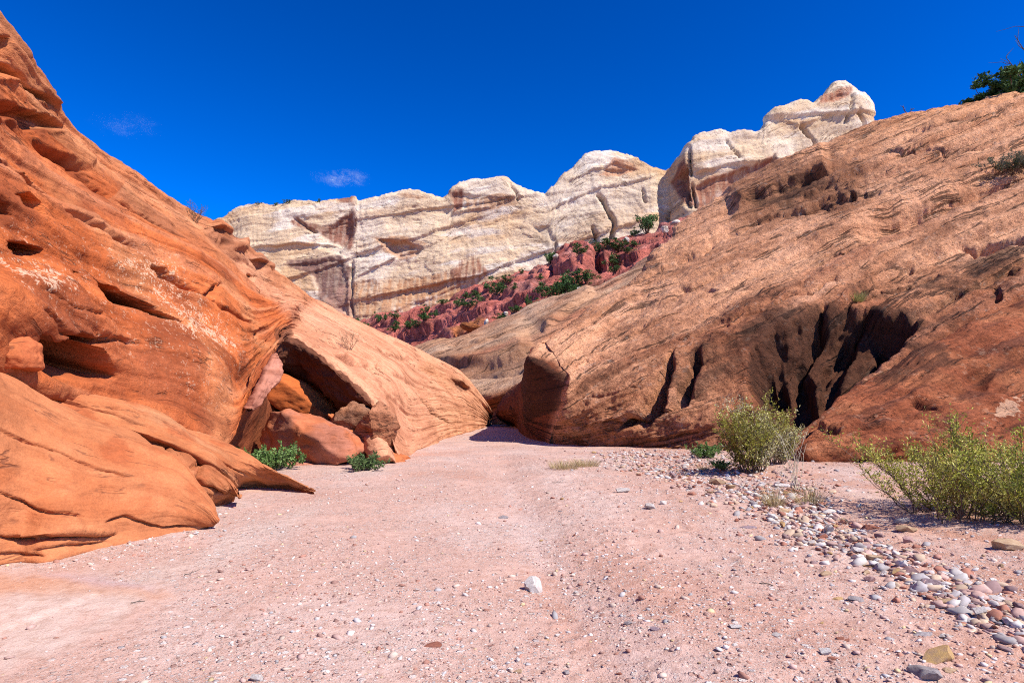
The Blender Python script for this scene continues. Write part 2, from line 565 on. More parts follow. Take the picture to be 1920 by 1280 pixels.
class Sheet(Rock):
    def __init__(self, P):
        self.P = P; self.flip = 1.0
        self.base_uv, self.dep = project(P)
        self.base_uv[P[..., 1] < 0.5] = -99999
        self.col = np.ones(P.shape); self.S, self.T = P[..., 0], P[..., 1]
        self.lich = np.zeros(P.shape[:2]); self.varn = np.zeros(P.shape[:2])

g = Sheet(GP)
pn = fbm(GP * .5 * np.array([1, .6, 1]), 70, 4)
pn2 = fbm(GP * 1.7 * np.array([1, .5, 1]), 77, 4)
g.col[:] = (.54, .345, .275)
g.col = mixc(g.col, (.57, .40, .335), smooth(pn, .05, .5))
g.col = mixc(g.col, (.50, .275, .20), smooth(-pn, .1, .6) * .8)
g.col = mixc(g.col, (.49, .255, .17), smooth(GX - .3 * GY * .1, .8, 4.0) * smooth(pn2, -.25, .4) * .85)
pale = [(960, 900), (1000, 960), (1060, 1060), (1200, 1150), (1420, 1280), (1180, 1280), (1080, 1150), (1000, 1040), (930, 930)]
g.paint(pale, (.57, .42, .37), 30, .5, 40)
g.paint([(0, 1120), (140, 1090), (330, 1060), (420, 1010), (600, 940), (560, 990), (330, 1080), (200, 1180), (0, 1250)], (.53, .42, .36), 25, .7, 25)
g.paint([(-200, 1075), (60, 1078), (260, 1100), (330, 1125), (200, 1118), (60, 1112), (-200, 1110)], (.52, .24, .12), 10, .55, 14)
g.paint([(80, 1075), (240, 1090), (290, 1108), (180, 1100)], (.44, .32, .34), 12, .6, 14)
g.paint([(150, 1150), (205, 1140), (170, 1170), (120, 1185)], (.48, .2, .13), 10, .6, 10)
g.mark("lich", [(-300, 1075), (120, 1075), (300, 1095), (345, 1120), (250, 1180), (60, 1250), (-300, 1400)], 1.0, 25, 20)
g.paint([(-300, 1110), (100, 1112), (250, 1125), (160, 1190), (0, 1240), (-300, 1350)], (.60, .44, .37), 25, .6, 20)
b = NT("wash_sand")
tc = b.n("ShaderNodeTexCoord").outputs["Object"]
col = b.attr("Col").outputs["Color"]
n1 = b.noise(tc, 9, 6, .72); n2 = b.noise(tc, 60, 4, .7)
def gravel_layer(scale, cover, seed_off):
    v = b.n("ShaderNodeTexVoronoi"); v.inputs["Scale"].default_value = scale
    b.l(tc, v.inputs["Vector"])
    sp = b.n("ShaderNodeSeparateColor"); b.l(v.outputs["Color"], sp.inputs[0])
    rmp = b.n("ShaderNodeValToRGB"); rmp.color_ramp.interpolation = 'CONSTANT'
    el = rmp.color_ramp.elements
    el[0].position = 0; el[0].color = (.62, .56, .52, 1)
    el[1].position = .22; el[1].color = (.46, .30, .25, 1)
    for pos, cc in ((.42, (.55, .45, .38)), (.60, (.34, .17, .13)), (.72, (.42, .38, .37)), (.84, (.68, .64, .6)), (.93, (.20, .12, .10))):
        e = el.new(pos); e.color = (*cc, 1)
    b.l(sp.outputs[0], rmp.inputs[0])
    m = b.math('MULTIPLY', b.ramp(v.outputs["Distance"], .48, .36), b.ramp(sp.outputs[1], 1 - cover, 1 - cover + .02))
    return m, rmp.outputs[0], v.outputs["Distance"]
m1, g1, d1 = gravel_layer(95, .55, 0)
m2, g2, d2 = gravel_layer(38, .28, 1)
m3, g3, d3 = gravel_layer(17, .12, 2)
patch = b.math('MULTIPLY', b.ramp(b.noise(tc, .9, 4, .6), .36, .56, .25, 1.0), b.ramp(b.attr("lich").outputs["Fac"], 1.0, .2, .06, 1.0))
c = b.mix(b.ramp(n1, .46, .66, 0, .55), col, b.mix(1.0, col, (.66, .55, .48), 'MULTIPLY'))
c = b.mix(b.ramp(n2, .42, .30, 0, .45), c, b.mix(1.0, c, (.55, .48, .44), 'MULTIPLY'))
c = b.mix(b.ramp(n2, .56, .68, 0, .35), c, (.66, .58, .53))
m1 = b.math('MULTIPLY', m1, patch); m2 = b.math('MULTIPLY', m2, patch); m3 = b.math('MULTIPLY', m3, patch)
c = b.mix(b.math('MULTIPLY', m1, .8), c, g1); c = b.mix(b.math('MULTIPLY', m2, .9), c, g2); c = b.mix(b.math('MULTIPLY', m3, .9), c, g3)
p = b.n("ShaderNodeBsdfPrincipled"); p.inputs["Roughness"].default_value = .95; p.inputs["Specular IOR Level"].default_value = .1
b.l(c, p.inputs["Base Color"])
bp = b.n("ShaderNodeBump"); bp.inputs["Strength"].default_value = 1.0; bp.inputs["Distance"].default_value = .022
hh = b.math('ADD', b.math('MULTIPLY', n1, 1.2), b.math('MULTIPLY', n2, .35))
hh = b.math('ADD', hh, b.math('ADD', b.math('MULTIPLY', m1, .18), b.math('ADD', b.math('MULTIPLY', m2, .38), b.math('MULTIPLY', m3, .65))))
b.l(hh, bp.inputs["Height"])
b.l(bp.outputs[0], p.inputs["Normal"])
o = b.n("ShaderNodeOutputMaterial"); b.l(p.outputs[0], o.inputs[0])
M_SAND = b.m
wash = g.build("wash_ground", M_SAND)
tag(wash, "pink sandy gravel floor of the dry wash", None, None, "structure")

def on_ground(px, py):
    q = ground(px, py)
    for _ in range(3):
        q = ground(px, py, float(ground_height(q[0], q[1])))
    return q

# ------------------------------------------------------------------ left slope with pitted dome and cave
def lerp(a, b, t): return a + (b - a) * t

left_def = [  # skyline (px, py, d), lip (px, py, d), bulge, kind
    ((-900, -520, 6.5), (-1200, 560, 2.6), .3, 'dome'),
    ((-330, -270, 10.0), (-600, 500, 4.2), .4, 'dome'),
    ((-20, 50, 13.0), (-260, 560, 5.7), .3, 'dome'),
    ((100, 216, 16.0), (-80, 600, 6.8), .4, 'dome'),
    ((250, 330, 20.0), (60, 700, 8.2), .6, 'dome'),
    ((345, 388, 23.0), (190, 745, 10.0), .7, 'dome'),
    ((430, 440, 26.0), (330, 778, 11.8), .8, 'dome'),
    ((490, 495, 28.5), (424, 822, 13.4), .8, 'dome'),
    ((545, 532, 31.0), (470, 735, 15.4), .6, 'edge'),
    ((572, 552, 32.2), (518, 656, 17.3), .4, 'edge'),
    ((600, 568, 33.5), (545, 636, 20.4), .25, 'cave'),
    ((650, 595, 36.0), (614, 676, 19.6), .25, 'cave'),
    ((700, 620, 38.5), (672, 728, 18.9), .25, 'cave'),
    ((726, 631, 39.8), (702, 756, 18.6), .25, 'fill'),
    ((755, 644, 41.2), (728, 786, 18.3), .25, 'cave2'),
    ((790, 660, 43.0), (764, 856, None), .3, 'toe'),
    ((855, 695, 46.0), (838, 822, None), .5, 'toe'),
    ((893, 735, 48.0), (885, 808, None), .4, 'toe'),
    ((918, 775, 50.0), (915, 799, None), .15, 'toe'),
    ((905, 792, 56.0), (925, 795, None), .1, 'toe'),
]
stations = []
for sky_, lip_, bul, kind in left_def:
    A = at(*sky_)
    B = ground(lip_[0], lip_[1]) if lip_[2] is None else at(*lip_)
    run = B - A
    side = np.cross(run, np.array([0, 0, 1.0])); nrm = np.cross(side, run); nrm /= np.linalg.norm(nrm)
    if nrm[2] < 0: nrm = -nrm
    pts = [A + np.array([-14, 10, -4.0]), A + np.array([-4.0, 3.0, -.2])]
    pts.append(A)
    for t in (.2, .42, .64, .84):
        pts.append(A + run * t + nrm * bul * math.sin(math.pi * t) * (1.3 if t > .5 else .8))
    pts.append(B)
    if kind == 'dome':
        pts += [B + np.array([-.25, .28, -.22]), B + np.array([-.6, .65, -.45]), B + np.array([-1.2, 1.3, -.7]), np.array([B[0] - 1.0, B[1] + 1.2, -.6])]
    elif kind == 'edge':
        pts += [B + np.array([-.25, .5, -.35]), B + np.array([-.6, 1.2, -.8]), B + np.array([-1.0, 2.4, -1.3]), np.array([B[0] - 1.2, B[1] + 3.0, -.6])]
    elif kind == 'cave':
        q1, q2 = at(lip_[0] - 4, lip_[1] + 30, lip_[2] + .15), at(lip_[0] - 10, lip_[1] + 58, lip_[2] + .7)
        pts += [q1, q2, q2 + np.array([-.8, 1.7, -.1]), np.array([q2[0] - 1.0, q2[1] + 2.0, -.6])]
    elif kind == 'fill':
        pts += [at(699, 772, 18.7), at(692, 800, 18.5), ground(690, 858, .15), ground(692, 862, -.5)]
    elif kind == 'cave2':
        pts += [at(lip_[0] - 3, lip_[1] + 16, 18.35), at(lip_[0] + 0, lip_[1] + 38, 18.5), ground(735, 862, .1), ground(738, 866, -.5)]
    else:
        pts += [B + np.array([.04, -.06, -.15]), B + np.array([.05, -.08, -.3]), B + np.array([.05, -.05, -.5]), B + np.array([0, 0, -.9])]
    stations.append(pts)
L = Rock(stations, 570, 440, vweights=[15, 12, 70, 90, 90, 90, 80, 30, 40, 30, 30])
x = np.clip((L.V - 1.0) / .6, 0, 1) * np.clip((7.6 - L.V) / .5, 0, 1)
L.vmask = x
# broad undulation and bedding
Q = np.stack([L.S, L.T, 0 * L.S], -1)
backness = smooth(L.U, 8.6, 10.2)
L.push(.20 * fbm(L.P * .28, 1, 3) * (1 - .4 * backness))
L.push(.16 * fbm(Q * np.array([.16, .9, 1]), 5, 4) * smooth(L.V, .5, 2) * (1 - .55 * backness))
led = ridged(Q * np.array([.10, .75, 1]) + fbm(L.P * .4, 9, 2)[..., None] * .12, 12, 2)
L.push(-.16 * smooth(led, .72, 1.0) * L.vmask * (.5 + .5 * smooth(fbm(Q * .3, 15, 2), -.2, .3)))
L.push(.055 * fbm(L.P * 1.7, 20, 5, .55) * (1 - .6 * backness))
L.push(-.07 * smooth(ridged(Q * np.array([.35, 1.7, 1]) + fbm(L.P * .8, 22, 2)[..., None] * .2, 23, 2), .78, 1.0))
L.freeze(8)
L.strata(1.5, .14, 701, .35, .10, .05, .12, L.vmask * (1 - .75 * backness))
L.strata(.55, .065, 705, .4, .2, .10, .16, L.vmask * (1 - .6 * backness))
L.strata(.24, .03, 707, .3, .2, .05, .2, L.vmask * backness)
# rounded belly of the near dome, tucked in above the slabs
dm = L.sdist([(-200, 480), (120, 470), (330, 560), (510, 640), (440, 800), (300, 760), (160, 730), (-200, 640)], 0)
L.push(.35 * smooth(dm, 0, 90) * L.vmask, carve=True)
# stacked ledges at the upper left
L.ledge([(-60, 90), (0, 150), (35, 160), (70, 190), (102, 216)], .12, 40, 3, 4, 5)
L.ledge([(-60, 190), (0, 222), (50, 246), (105, 258), (122, 240)], .12, 45, 3, 5, 5)
L.ledge([(50, 252), (80, 272), (110, 292), (150, 314), (170, 322)], .2, 25, 3, 6, 4)
L.hollow([(-40, 60), (2, 75), (12, 118), (34, 140), (48, 165), (92, 202), (100, 214), (62, 188), (34, 162), (-40, 130)], .55, 7, .3, 3)
L.hollow([(-60, 170), (0, 183), (40, 205), (100, 226), (120, 238), (107, 258), (50, 247), (0, 221), (-60, 190)], .6, 8, .3, 3)
L.hollow([(52, 250), (100, 283), (152, 312), (168, 324), (140, 318), (90, 294)], .4, 5, .2, 3)
# pits and slots weathered into the dome
HOL = [
    ([(-30, 366), (0, 370), (22, 382), (38, 402), (20, 411), (-30, 412)], .55, 9),
    ([(38, 362), (60, 361), (84, 378), (98, 405), (74, 402), (50, 388)], .55, 9),
    ([(8, 463), (22, 450), (58, 454), (90, 468), (95, 487), (60, 486), (24, 478)], .6, 9),
    ([(30, 322), (70, 334), (106, 366), (84, 364), (50, 346)], .4, 8),
    ([(173, 522), (200, 537), (226, 550), (248, 562), (300, 590), (332, 616), (290, 602), (242, 582), (216, 582), (190, 562)], .55, 10),
    ([(288, 492), (308, 496), (330, 515), (366, 540), (382, 556), (350, 548), (322, 533), (296, 522)], .45, 9),
    ([(384, 558), (398, 538), (412, 534), (402, 552), (390, 562)], .4, 6),
    ([(28, 640), (60, 655), (105, 640), (150, 648), (172, 640), (150, 662), (190, 700), (205, 712), (180, 722), (125, 712), (110, 722), (62, 706), (60, 684)], .65, 14),
    ([(470, 510), (486, 514), (478, 520)], .2, 4), ([(135, 508), (150, 512), (140, 516)], .15, 4),
    ([(560, 588), (566, 590), (562, 594)], .2, 3), ([(478, 624), (486, 628), (480, 632)], .2, 3),
]
dark_w = np.zeros(L.V.shape)
for poly, dp, sf in HOL:
    w = L.hollow(poly, dp * 2.0, sf * .55, .55, 5, 8, 1.0)
    L.varn = np.maximum(L.varn, w * .45)  # pit interiors made darker
for line, wd, dp in [
    ([(-10, 296), (40, 326), (105, 368), (165, 410), (235, 452), (280, 484)], 3.5, .16),
    ([(190, 420), (215, 440), (240, 452)], 4, .15), ([(405, 572), (455, 598), (512, 632)], 3.5, .18),
    ([(330, 515), (380, 550), (420, 580)], 3, .12), ([(0, 590), (60, 640), (110, 655), (200, 648), (262, 662)], 3, .12),
    ([(20, 560), (90, 600), (160, 610)], 3, .06), ([(240, 640), (330, 690), (420, 740)], 4, .06),
    ([(60, 250), (150, 330), (260, 400), (420, 500), (520, 590)], 3, .07),
    ([(120, 300), (220, 380), (330, 440), (430, 520)], 2.5, .05),
    ([(600, 600), (700, 650), (790, 690), (860, 740)], 3, .12), ([(640, 640), (720, 690), (800, 740), (850, 790)], 3, .10),
    ([(560, 600), (640, 650), (720, 720), (800, 800)], 3, .08), ([(700, 720), (760, 770), (800, 815)], 3, .10),
    ([(745, 663), (800, 690), (850, 712), (885, 745)], 5, .28), ([(560, 575), (650, 622), (740, 655)], 2.5, .08),
    ([(620, 700), (700, 770), (760, 820)], 2.5, .06), ([(380, 430), (470, 500), (560, 570)], 3, .10),
]:
    L.groove(line, wd * .9, dp * 1.6, 7, 11, True, .4)
L.ledge([(624, 660), (660, 673), (700, 690), (716, 690)], .16, 18, 3, 14)
L.ledge([(664, 698), (690, 716), (716, 728)], .14, 14, 3, 15)
for poly, dp in [([(628, 662), (650, 668), (680, 684), (706, 694), (690, 692), (650, 680)], .5), ([(668, 700), (690, 712), (712, 728), (696, 722)], .4), ([(700, 682), (712, 684), (710, 694)], .4),
                 ([(610, 640), (640, 650), (668, 664), (640, 656)], .3), ([(850, 708), (880, 728), (900, 756), (884, 742), (862, 722)], .5), ([(760, 672), (800, 690), (830, 708), (790, 692)], .35),
                 ([(700, 648), (740, 662), (770, 678), (730, 664)], .3), ([(560, 590), (600, 612), (640, 640), (600, 620)], .25), ([(780, 740), (820, 775), (850, 800), (810, 775)], .25),
                 ([(388, 424), (425, 432), (452, 446), (462, 474), (430, 464), (404, 444)], .45), ([(470, 486), (496, 496), (514, 512), (486, 504)], .4)]:
    L.varn = np.maximum(L.varn, L.hollow(poly, dp, 3, .5, 4, 18, 1.0) * .5)  # thin shadow lines below the ledges, tinted dark through varn
L.ledge([(388, 428), (410, 446), (440, 468), (462, 474)], .5, 16, 5, 16)
L.ledge([(470, 488), (492, 502), (512, 510)], .35, 12, 4, 17)
lipm = np.exp(-((L.V - 7.15) / .35) ** 2) * smooth(L.U, 8.0, 9.0) * (1 - smooth(L.U, 13.6, 14.3))
L.push(.22 * lipm * fbm(L.P * 1.7, 27, 4, .6) + .10 * lipm * (np.round(noise(L.P * 2.2, 28) * 3) / 3), carve=True)
browm = smooth(L.V, 7.1, 7.5) * smooth(L.U, 9.0, 9.8) * (1 - smooth(L.U, 13.8, 14.4))
L.push(.16 * browm * (ridged(L.P * np.array([1.2, 1.2, 2.4]), 29, 3) - .6), carve=True)
L.push(.012 * fbm(L.P * 7, 26, 3))
# colours: deep orange near, buff-orange far, cave and brow (varn too) darkened for shade
L.col[:] = (.51, .138, .040)
L.col = mixc(L.col, (.50, .205, .085), smooth(fbm(L.P * .35, 30, 3), 0, .5) * .8)
L.col = mixc(L.col, (.32, .085, .03), smooth(-fbm(L.P * .6, 31, 4), .0, .35) * .85)
L.col = mixc(L.col, (.60, .285, .155), smooth(L.U + .5 * fbm(L.P * .3, 33, 2), 8.9, 10.3))
layl = noise(np.stack([L.S * .06, L.T * 1.1 + .5 * fbm(L.P * .3, 36, 2), 0 * L.T], -1), 38)
L.col = mixc(L.col, L.col * np.array([.62, .52, .48]), smooth(layl, .08, .35) * .7)
L.col = mixc(L.col, L.col * .4 + np.array([.60, .29, .15]) * .6, smooth(-layl, .10, .35) * .55)
hi = smooth(4.6 - L.V - (L.U < 4) * 0.8, 0, 1.6) * (1 - backness) * .5
L.col = mixc(L.col, (.52, .25, .12), hi)
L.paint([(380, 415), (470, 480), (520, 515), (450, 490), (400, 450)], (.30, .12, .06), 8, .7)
L.paint([(420, 330), (460, 470), (560, 560), (700, 640), (640, 640), (540, 590), (460, 520)], (.62, .34, .20), 15, .5)
L.paint([(800, 670), (880, 725), (850, 728), (790, 690)], (.45, .20, .09), 10, .6)
L.paint([(845, 715), (868, 716), (880, 732), (862, 733)], (.22, .12, .08), 6, .7, 4)
L.mark("lich", [(190, 450), (320, 480), (420, 600), (440, 670), (330, 600), (230, 520)], .38, 40)
L.mark("lich", [(-20, 480), (110, 500), (120, 560), (60, 575), (-20, 560)], .42, 25)
L.mark("lich", [(300, 560), (420, 600), (432, 665), (330, 630)], .55, 25)
L.mark("lich", [(-20, 380), (300, 440), (520, 640), (420, 800), (200, 700), (-20, 620)], .17, 50)
L.mark("varn", [(515, 615), (545, 612), (550, 650), (525, 655)], .9, 8)
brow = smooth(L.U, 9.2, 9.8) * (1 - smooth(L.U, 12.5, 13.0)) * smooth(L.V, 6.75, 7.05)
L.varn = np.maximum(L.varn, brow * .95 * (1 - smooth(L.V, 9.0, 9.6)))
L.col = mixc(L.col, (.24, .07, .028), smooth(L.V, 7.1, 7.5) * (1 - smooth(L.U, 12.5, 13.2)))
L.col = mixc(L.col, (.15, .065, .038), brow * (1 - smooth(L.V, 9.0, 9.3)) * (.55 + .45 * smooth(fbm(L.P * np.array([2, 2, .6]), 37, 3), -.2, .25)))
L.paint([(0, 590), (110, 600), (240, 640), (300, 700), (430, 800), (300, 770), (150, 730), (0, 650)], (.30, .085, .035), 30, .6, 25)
L.col = L.col * np.array([1.07, 1.06, 1.10])
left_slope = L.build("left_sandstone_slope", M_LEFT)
tag(left_slope, "bright orange pitted sandstone slope with a cave at its foot", None, None, "structure")

# ------------------------------------------------------------------ tilted slabs at the foot of the dome
def slab_loft(tops, bots, nu, nv, thick_in, bulge, back=None):
    """stations with a top edge, a bulging face and a bottom edge; returns into the rock behind"""
    st = []
    for (tp, bt) in zip(tops, bots):
        A = at(*tp)
        B = ground(bt[0], bt[1], -.03) if bt[2] is None else at(*bt)
        run = B - A
        inn = np.array([-.75, .66, 0.0]) if back is None else np.array(back)
        out = -inn
        pts = [A + inn * thick_in + np.array([0, 0, .25]), A + inn * thick_in * .35 + np.array([0, 0, .10]), A + inn * .10 + np.array([0, 0, .03]), A]
        for t in (.06, .30, .60, .90):
            pts.append(A + run * t + (out + np.array([0, 0, .35])) * bulge * math.sin(math.pi * min(t * .9 + .1, 1)) )
        pts += [B, B + inn * thick_in * .3 + np.array([0, 0, -.12]), B + inn * thick_in + np.array([0, 0, -.3])]
        st.append(pts)
    return Rock(st, nu, nv, vweights=[10, 14, 10, 14, 60, 70, 70, 20, 15, 12])

def finish_slab(R, name, label, base, alt, seed, rough=.03, bed=.05, mat=None, cracks=(), lich=0.0, kind="structure"):
    Q = np.stack([R.S, R.T, 0 * R.S], -1)
    R.push(.10 * fbm(R.P * .8, seed, 3))
    R.push(bed * fbm(Q * np.array([.35, 3.2, 1]), seed + 3, 4))
    R.freeze(5)
    R.strata(.42, .035, seed + 30, .5, .5, .12, .15)
    R.strata(.16, .016, seed + 34, .5, .8, .2, .2)
    for line, wd, dp in cracks:
        R.groove(line, wd, dp * 1.3, 4, seed + 5, True, .3)
    R.push(rough * fbm(R.P * 3.2, seed + 9, 4))
    R.push(.006 * fbm(R.P * 14, seed + 12, 2))
    R.col[:] = base
    R.col = mixc(R.col, alt, smooth(fbm(Q * np.array([.5, 2.0, 1]), seed + 15, 4), -.15, .5))
    R.col = mixc(R.col, (.36, .085, .03), smooth(fbm(R.P * 1.4, seed + 18, 4), .12, .55) * .55)
    R.lich[:] = lich
    o = R.build(name, mat or M_SLAB)
    return tag(o, label, None, None, kind)

A1 = slab_loft(
    [(-900, 420, 3.0), (-300, 560, 5.2), (0, 703, 7.2), (110, 765, 7.9), (210, 812, 8.4), (315, 853, 8.85), (372, 918, 8.75), (386, 968, 8.6), (389, 980, 8.55)],
    [(-900, 1500, None), (-300, 1160, None), (0, 1062, None), (90, 1056, None), (175, 1032, None), (290, 1010, None), (350, 1001, None), (379, 995, None), (386, 992, None)],
    260, 190, 1.6, .32)
A1.ledge([(0, 1000), (70, 1010), (130, 1002), (215, 1000)], .12, 30, 6, 3)
finish_slab(A1, "rock_slab", "smooth bright orange slab forming the lowest rock at the left edge", (.50, .185, .078), (.45, .145, .056), 101, .016, .02,
            cracks=[([(-20, 802), (60, 832), (130, 858), (195, 884), (260, 905)], 2.2, .07), ([(-20, 922), (40, 945), (100, 966), (150, 975)], 2.2, .07),
                    ([(-20, 1008), (60, 1012), (120, 1006), (200, 1004)], 3, .08), ([(180, 985), (230, 970), (300, 992), (380, 985)], 2.5, .06),
                    ([(60, 1035), (110, 1028), (200, 1020)], 3, .06), ([(-20, 1040), (40, 1040), (90, 1046)], 3, .05)])
A2 = slab_loft(
    [(-300, 520, 5.9), (0, 690, 8.4), (90, 764, 9.4), (170, 800, 10.0), (250, 826, 10.3), (330, 848, 10.4), (395, 878, 10.3), (432, 906, 10.2), (446, 932, 10.0)],
    [(-300, 640, 5.6), (0, 740, 7.9), (90, 800, 8.7), (170, 835, 9.3), (250, 860, 9.5), (320, 900, 9.4), (380, 955, None), (425, 949, None), (443, 943, None)],
    260, 110, 1.2, .10)
Qa = np.stack([A2.S, A2.T, 0 * A2.S], -1)
A2.freeze(4)
A2.push(.13 * np.round(noise(Qa * np.array([1.1, 1.6, 1]), 88) * 3) / 3 * smooth(A2.U, 2.5, 4.0), carve=True)
finish_slab(A2, "rock_slab", "blocky cracked orange ledge band wedged between two tilted slabs", (.40, .14, .058), (.45, .18, .078), 131, .035, .05,
            cracks=[([(330, 870), (352, 884), (372, 872), (392, 862)], 3, .14), ([(270, 850), (330, 895), (345, 908)], 3, .12), ([(345, 908), (400, 918), (440, 930)], 3, .14),
                    ([(300, 838), (310, 860), (330, 880)], 2.5, .12), ([(380, 870), (365, 900), (380, 915)], 3, .14), ([(180, 815), (240, 838), (290, 862)], 3, .10)])
A3 = slab_loft(
    [(-300, 470, 5.9), (0, 636, 8.1), (62, 704, 8.8), (130, 724, 9.4), (260, 764, 10.4), (345, 800, 11.2), (432, 836, 11.9), (515, 882, 12.1), (562, 906, 11.9), (586, 920, 11.8)],
    [(-300, 560, 5.6), (0, 705, 7.9), (60, 752, 8.4), (130, 778, 8.9), (260, 812, 9.7), (345, 842, 10.2), (420, 884, 10.6), (455, 918, None), (540, 918, None), (584, 929, None)],
    280, 120, 1.6, .10)
finish_slab(A3, "rock_slab", "long thin tilted orange slab tapering to a point on the sand", (.47, .165, .066), (.48, .215, .10), 161, .022, .05,
            cracks=[([(20, 690), (100, 740), (200, 770), (330, 812), (430, 868)], 2.5, .10), ([(300, 795), (400, 850), (470, 895)], 2, .06), ([(60, 715), (160, 752), (250, 772)], 2, .05)])

# ------------------------------------------------------------------ loose rocks in and near the cave
_ico = {}
def ico(sub):
    if sub not in _ico:
        bm = bmesh.new(); bmesh.ops.create_icosphere(bm, subdivisions=sub, radius=1.0)
        bm.verts.ensure_lookup_table()
        v = np.array([w.co[:] for w in bm.verts]); f = np.array([[w.index for w in fc.verts] for fc in bm.faces])
        bm.free(); _ico[sub] = (v, f)
    return _ico[sub]

def boulder_shape(seed, sub=3, cuts=9, rough=.12, keep=.72, box=2.0):
    v, f = ico(sub)
    v = v.copy(); r = np.random.default_rng(seed)
    v = v / (np.abs(v) ** box).sum(1, keepdims=True) ** (1 / box)
    for _ in range(cuts):
        n = r.normal(size=3); n /= np.linalg.norm(n)
        k = keep + r.uniform(-.12, .2)
        d = v @ n
        v -= np.outer(np.maximum(d - k, 0), n)
    v *= 1 + rough * fbm(v * 1.6 + seed * 3.1, seed, 3)[:, None]
    return v, f

def rot_z(v, a):
    c, s = math.cos(a), math.sin(a)
    return v @ np.array([[c, s, 0], [-s, c, 0], [0, 0, 1]])

def rot_axis(v, axis_, a):
    ax = np.array(axis_, float); ax /= np.linalg.norm(ax)
    c, s = math.cos(a), math.sin(a)
    return v * c + np.cross(ax, v) * s + np.outer(v @ ax, ax) * (1 - c)

def big_rock(name, seed, center, size, rz, tilt, color, alt, mat, label, cat="rock", cuts=10, rough=.1, sub=5, keep=.72, varn=0.0, bedamp=.02, box=2.0):
    v, f = boulder_shape(seed, sub, cuts, rough, keep, box)
    v = v * np.array(size)
    v = rot_axis(v, (0, 1, 0), tilt[1]); v = rot_axis(v, (1, 0, 0), tilt[0]); v = rot_z(v, rz)
    W = v + np.array(center)
    W = W + v / (np.linalg.norm(v, axis=1, keepdims=True) + 1e-6) * (bedamp * 1.5 * fbm(W * np.array([.6, .6, 5]), seed + 2, 3) + .06 * min(size) / .5 * fbm(W * 2.6, seed + 4, 5, .6) + .05 * min(size) / .5 * np.round(noise(W * 2.0, seed + 6) * 3) / 3)[:, None]
    me = bpy.data.meshes.new(name)
    fill_mesh(me, W - np.array(center), f, True)
    colr = np.zeros((len(W), 3)) + np.array(color)
    colr = mixc(colr, alt, smooth(fbm(W * 1.2, seed + 7, 3), -.1, .4))
    add_attr(me, "Col", 'FLOAT_COLOR', np.concatenate([colr, np.ones((len(W), 1))], 1))
    add_attr(me, "bed", 'FLOAT_VECTOR', np.stack([W[:, 0] + W[:, 1], W[:, 2], 0 * W[:, 0]], -1))
    add_attr(me, "lich", 'FLOAT', np.zeros(len(W))); add_attr(me, "varn", 'FLOAT', np.full(len(W), varn))
    o = link(name, me, mat); o.location = center
    return tag(o, label, cat)

PINKO = (.42, .165, .10)
big_rock("boulder", 5, at(588, 836, 18.0), (1.55, 1.0, .80), -.15, (-.15, .34), PINKO, (.5, .16, .07), M_SLAB,
         "large smooth pinkish-orange boulder lying on the cave floor", "boulder", cuts=7, rough=.12, keep=.78, box=2.6)
big_rock("boulder", 9, at(548, 878, 17.4), (1.5, .5, .22), -.1, (0, .12), (.5, .2, .12), (.5, .22, .15), M_SLAB,
         "low pale pink rock shelf in front of the cave boulder", "rock", cuts=3, rough=.06, keep=.9)
big_rock("fallen_block", 14, at(566, 752, 20.4), (1.05, .5, .5), .25, (.25, .50), (.5, .13, .035), (.5, .14, .04), M_SLAB,
         "flat-faced orange block wedged in the cave roof shadow", "rock", cuts=5, rough=.04, keep=.85, box=7)
big_rock("fallen_block", 21, at(655, 790, 18.6), (.50, .5, .55), .4, (.1, .35), (.30, .15, .09), (.40, .18, .09), M_MOUND,
         "small grey-brown block propping the cave mouth's right side", "rock", cuts=9, rough=.10, keep=.8, box=5)
big_rock("fallen_block", 52, at(706, 800, 18.25), (.62, .5, .60), -.3, (.05, .45), (.44, .19, .10), (.36, .15, .08), M_MOUND,
         "big angular orange-brown block under the right end of the cave brow", "rock", cuts=9, rough=.10, keep=.82, box=5, bedamp=.05)
big_rock("rock_slab", 23, at(690, 826, 18.6), (1.5, .7, .16), -.2, (-.1, .52), (.48, .16, .06), (.44, .13, .05), M_SLAB,
         "thin orange ledge slab slanting down right of the cave mouth", "rock slab", cuts=8, rough=.10, keep=.8, bedamp=.06, box=4)
big_rock("rock_slab", 25, at(715, 848, 18.9), (.95, .4, .13), -.1, (-.05, .30), (.46, .14, .05), (.42, .11, .045), M_SLAB,
         "small dark-ended orange slab touching the sand right of the cave", "rock slab", cuts=8, rough=.10, keep=.8, bedamp=.06, box=4)
big_rock("rock_slab", 26, at(655, 815, 18.7), (.9, .4, .12), -.1, (-.05, .45), (.36, .13, .07), (.42, .15, .07), M_SLAB,
         "short brownish slab jammed under the small grey-brown block", "rock slab", cuts=8, rough=.10, keep=.8, bedamp=.06, box=4)
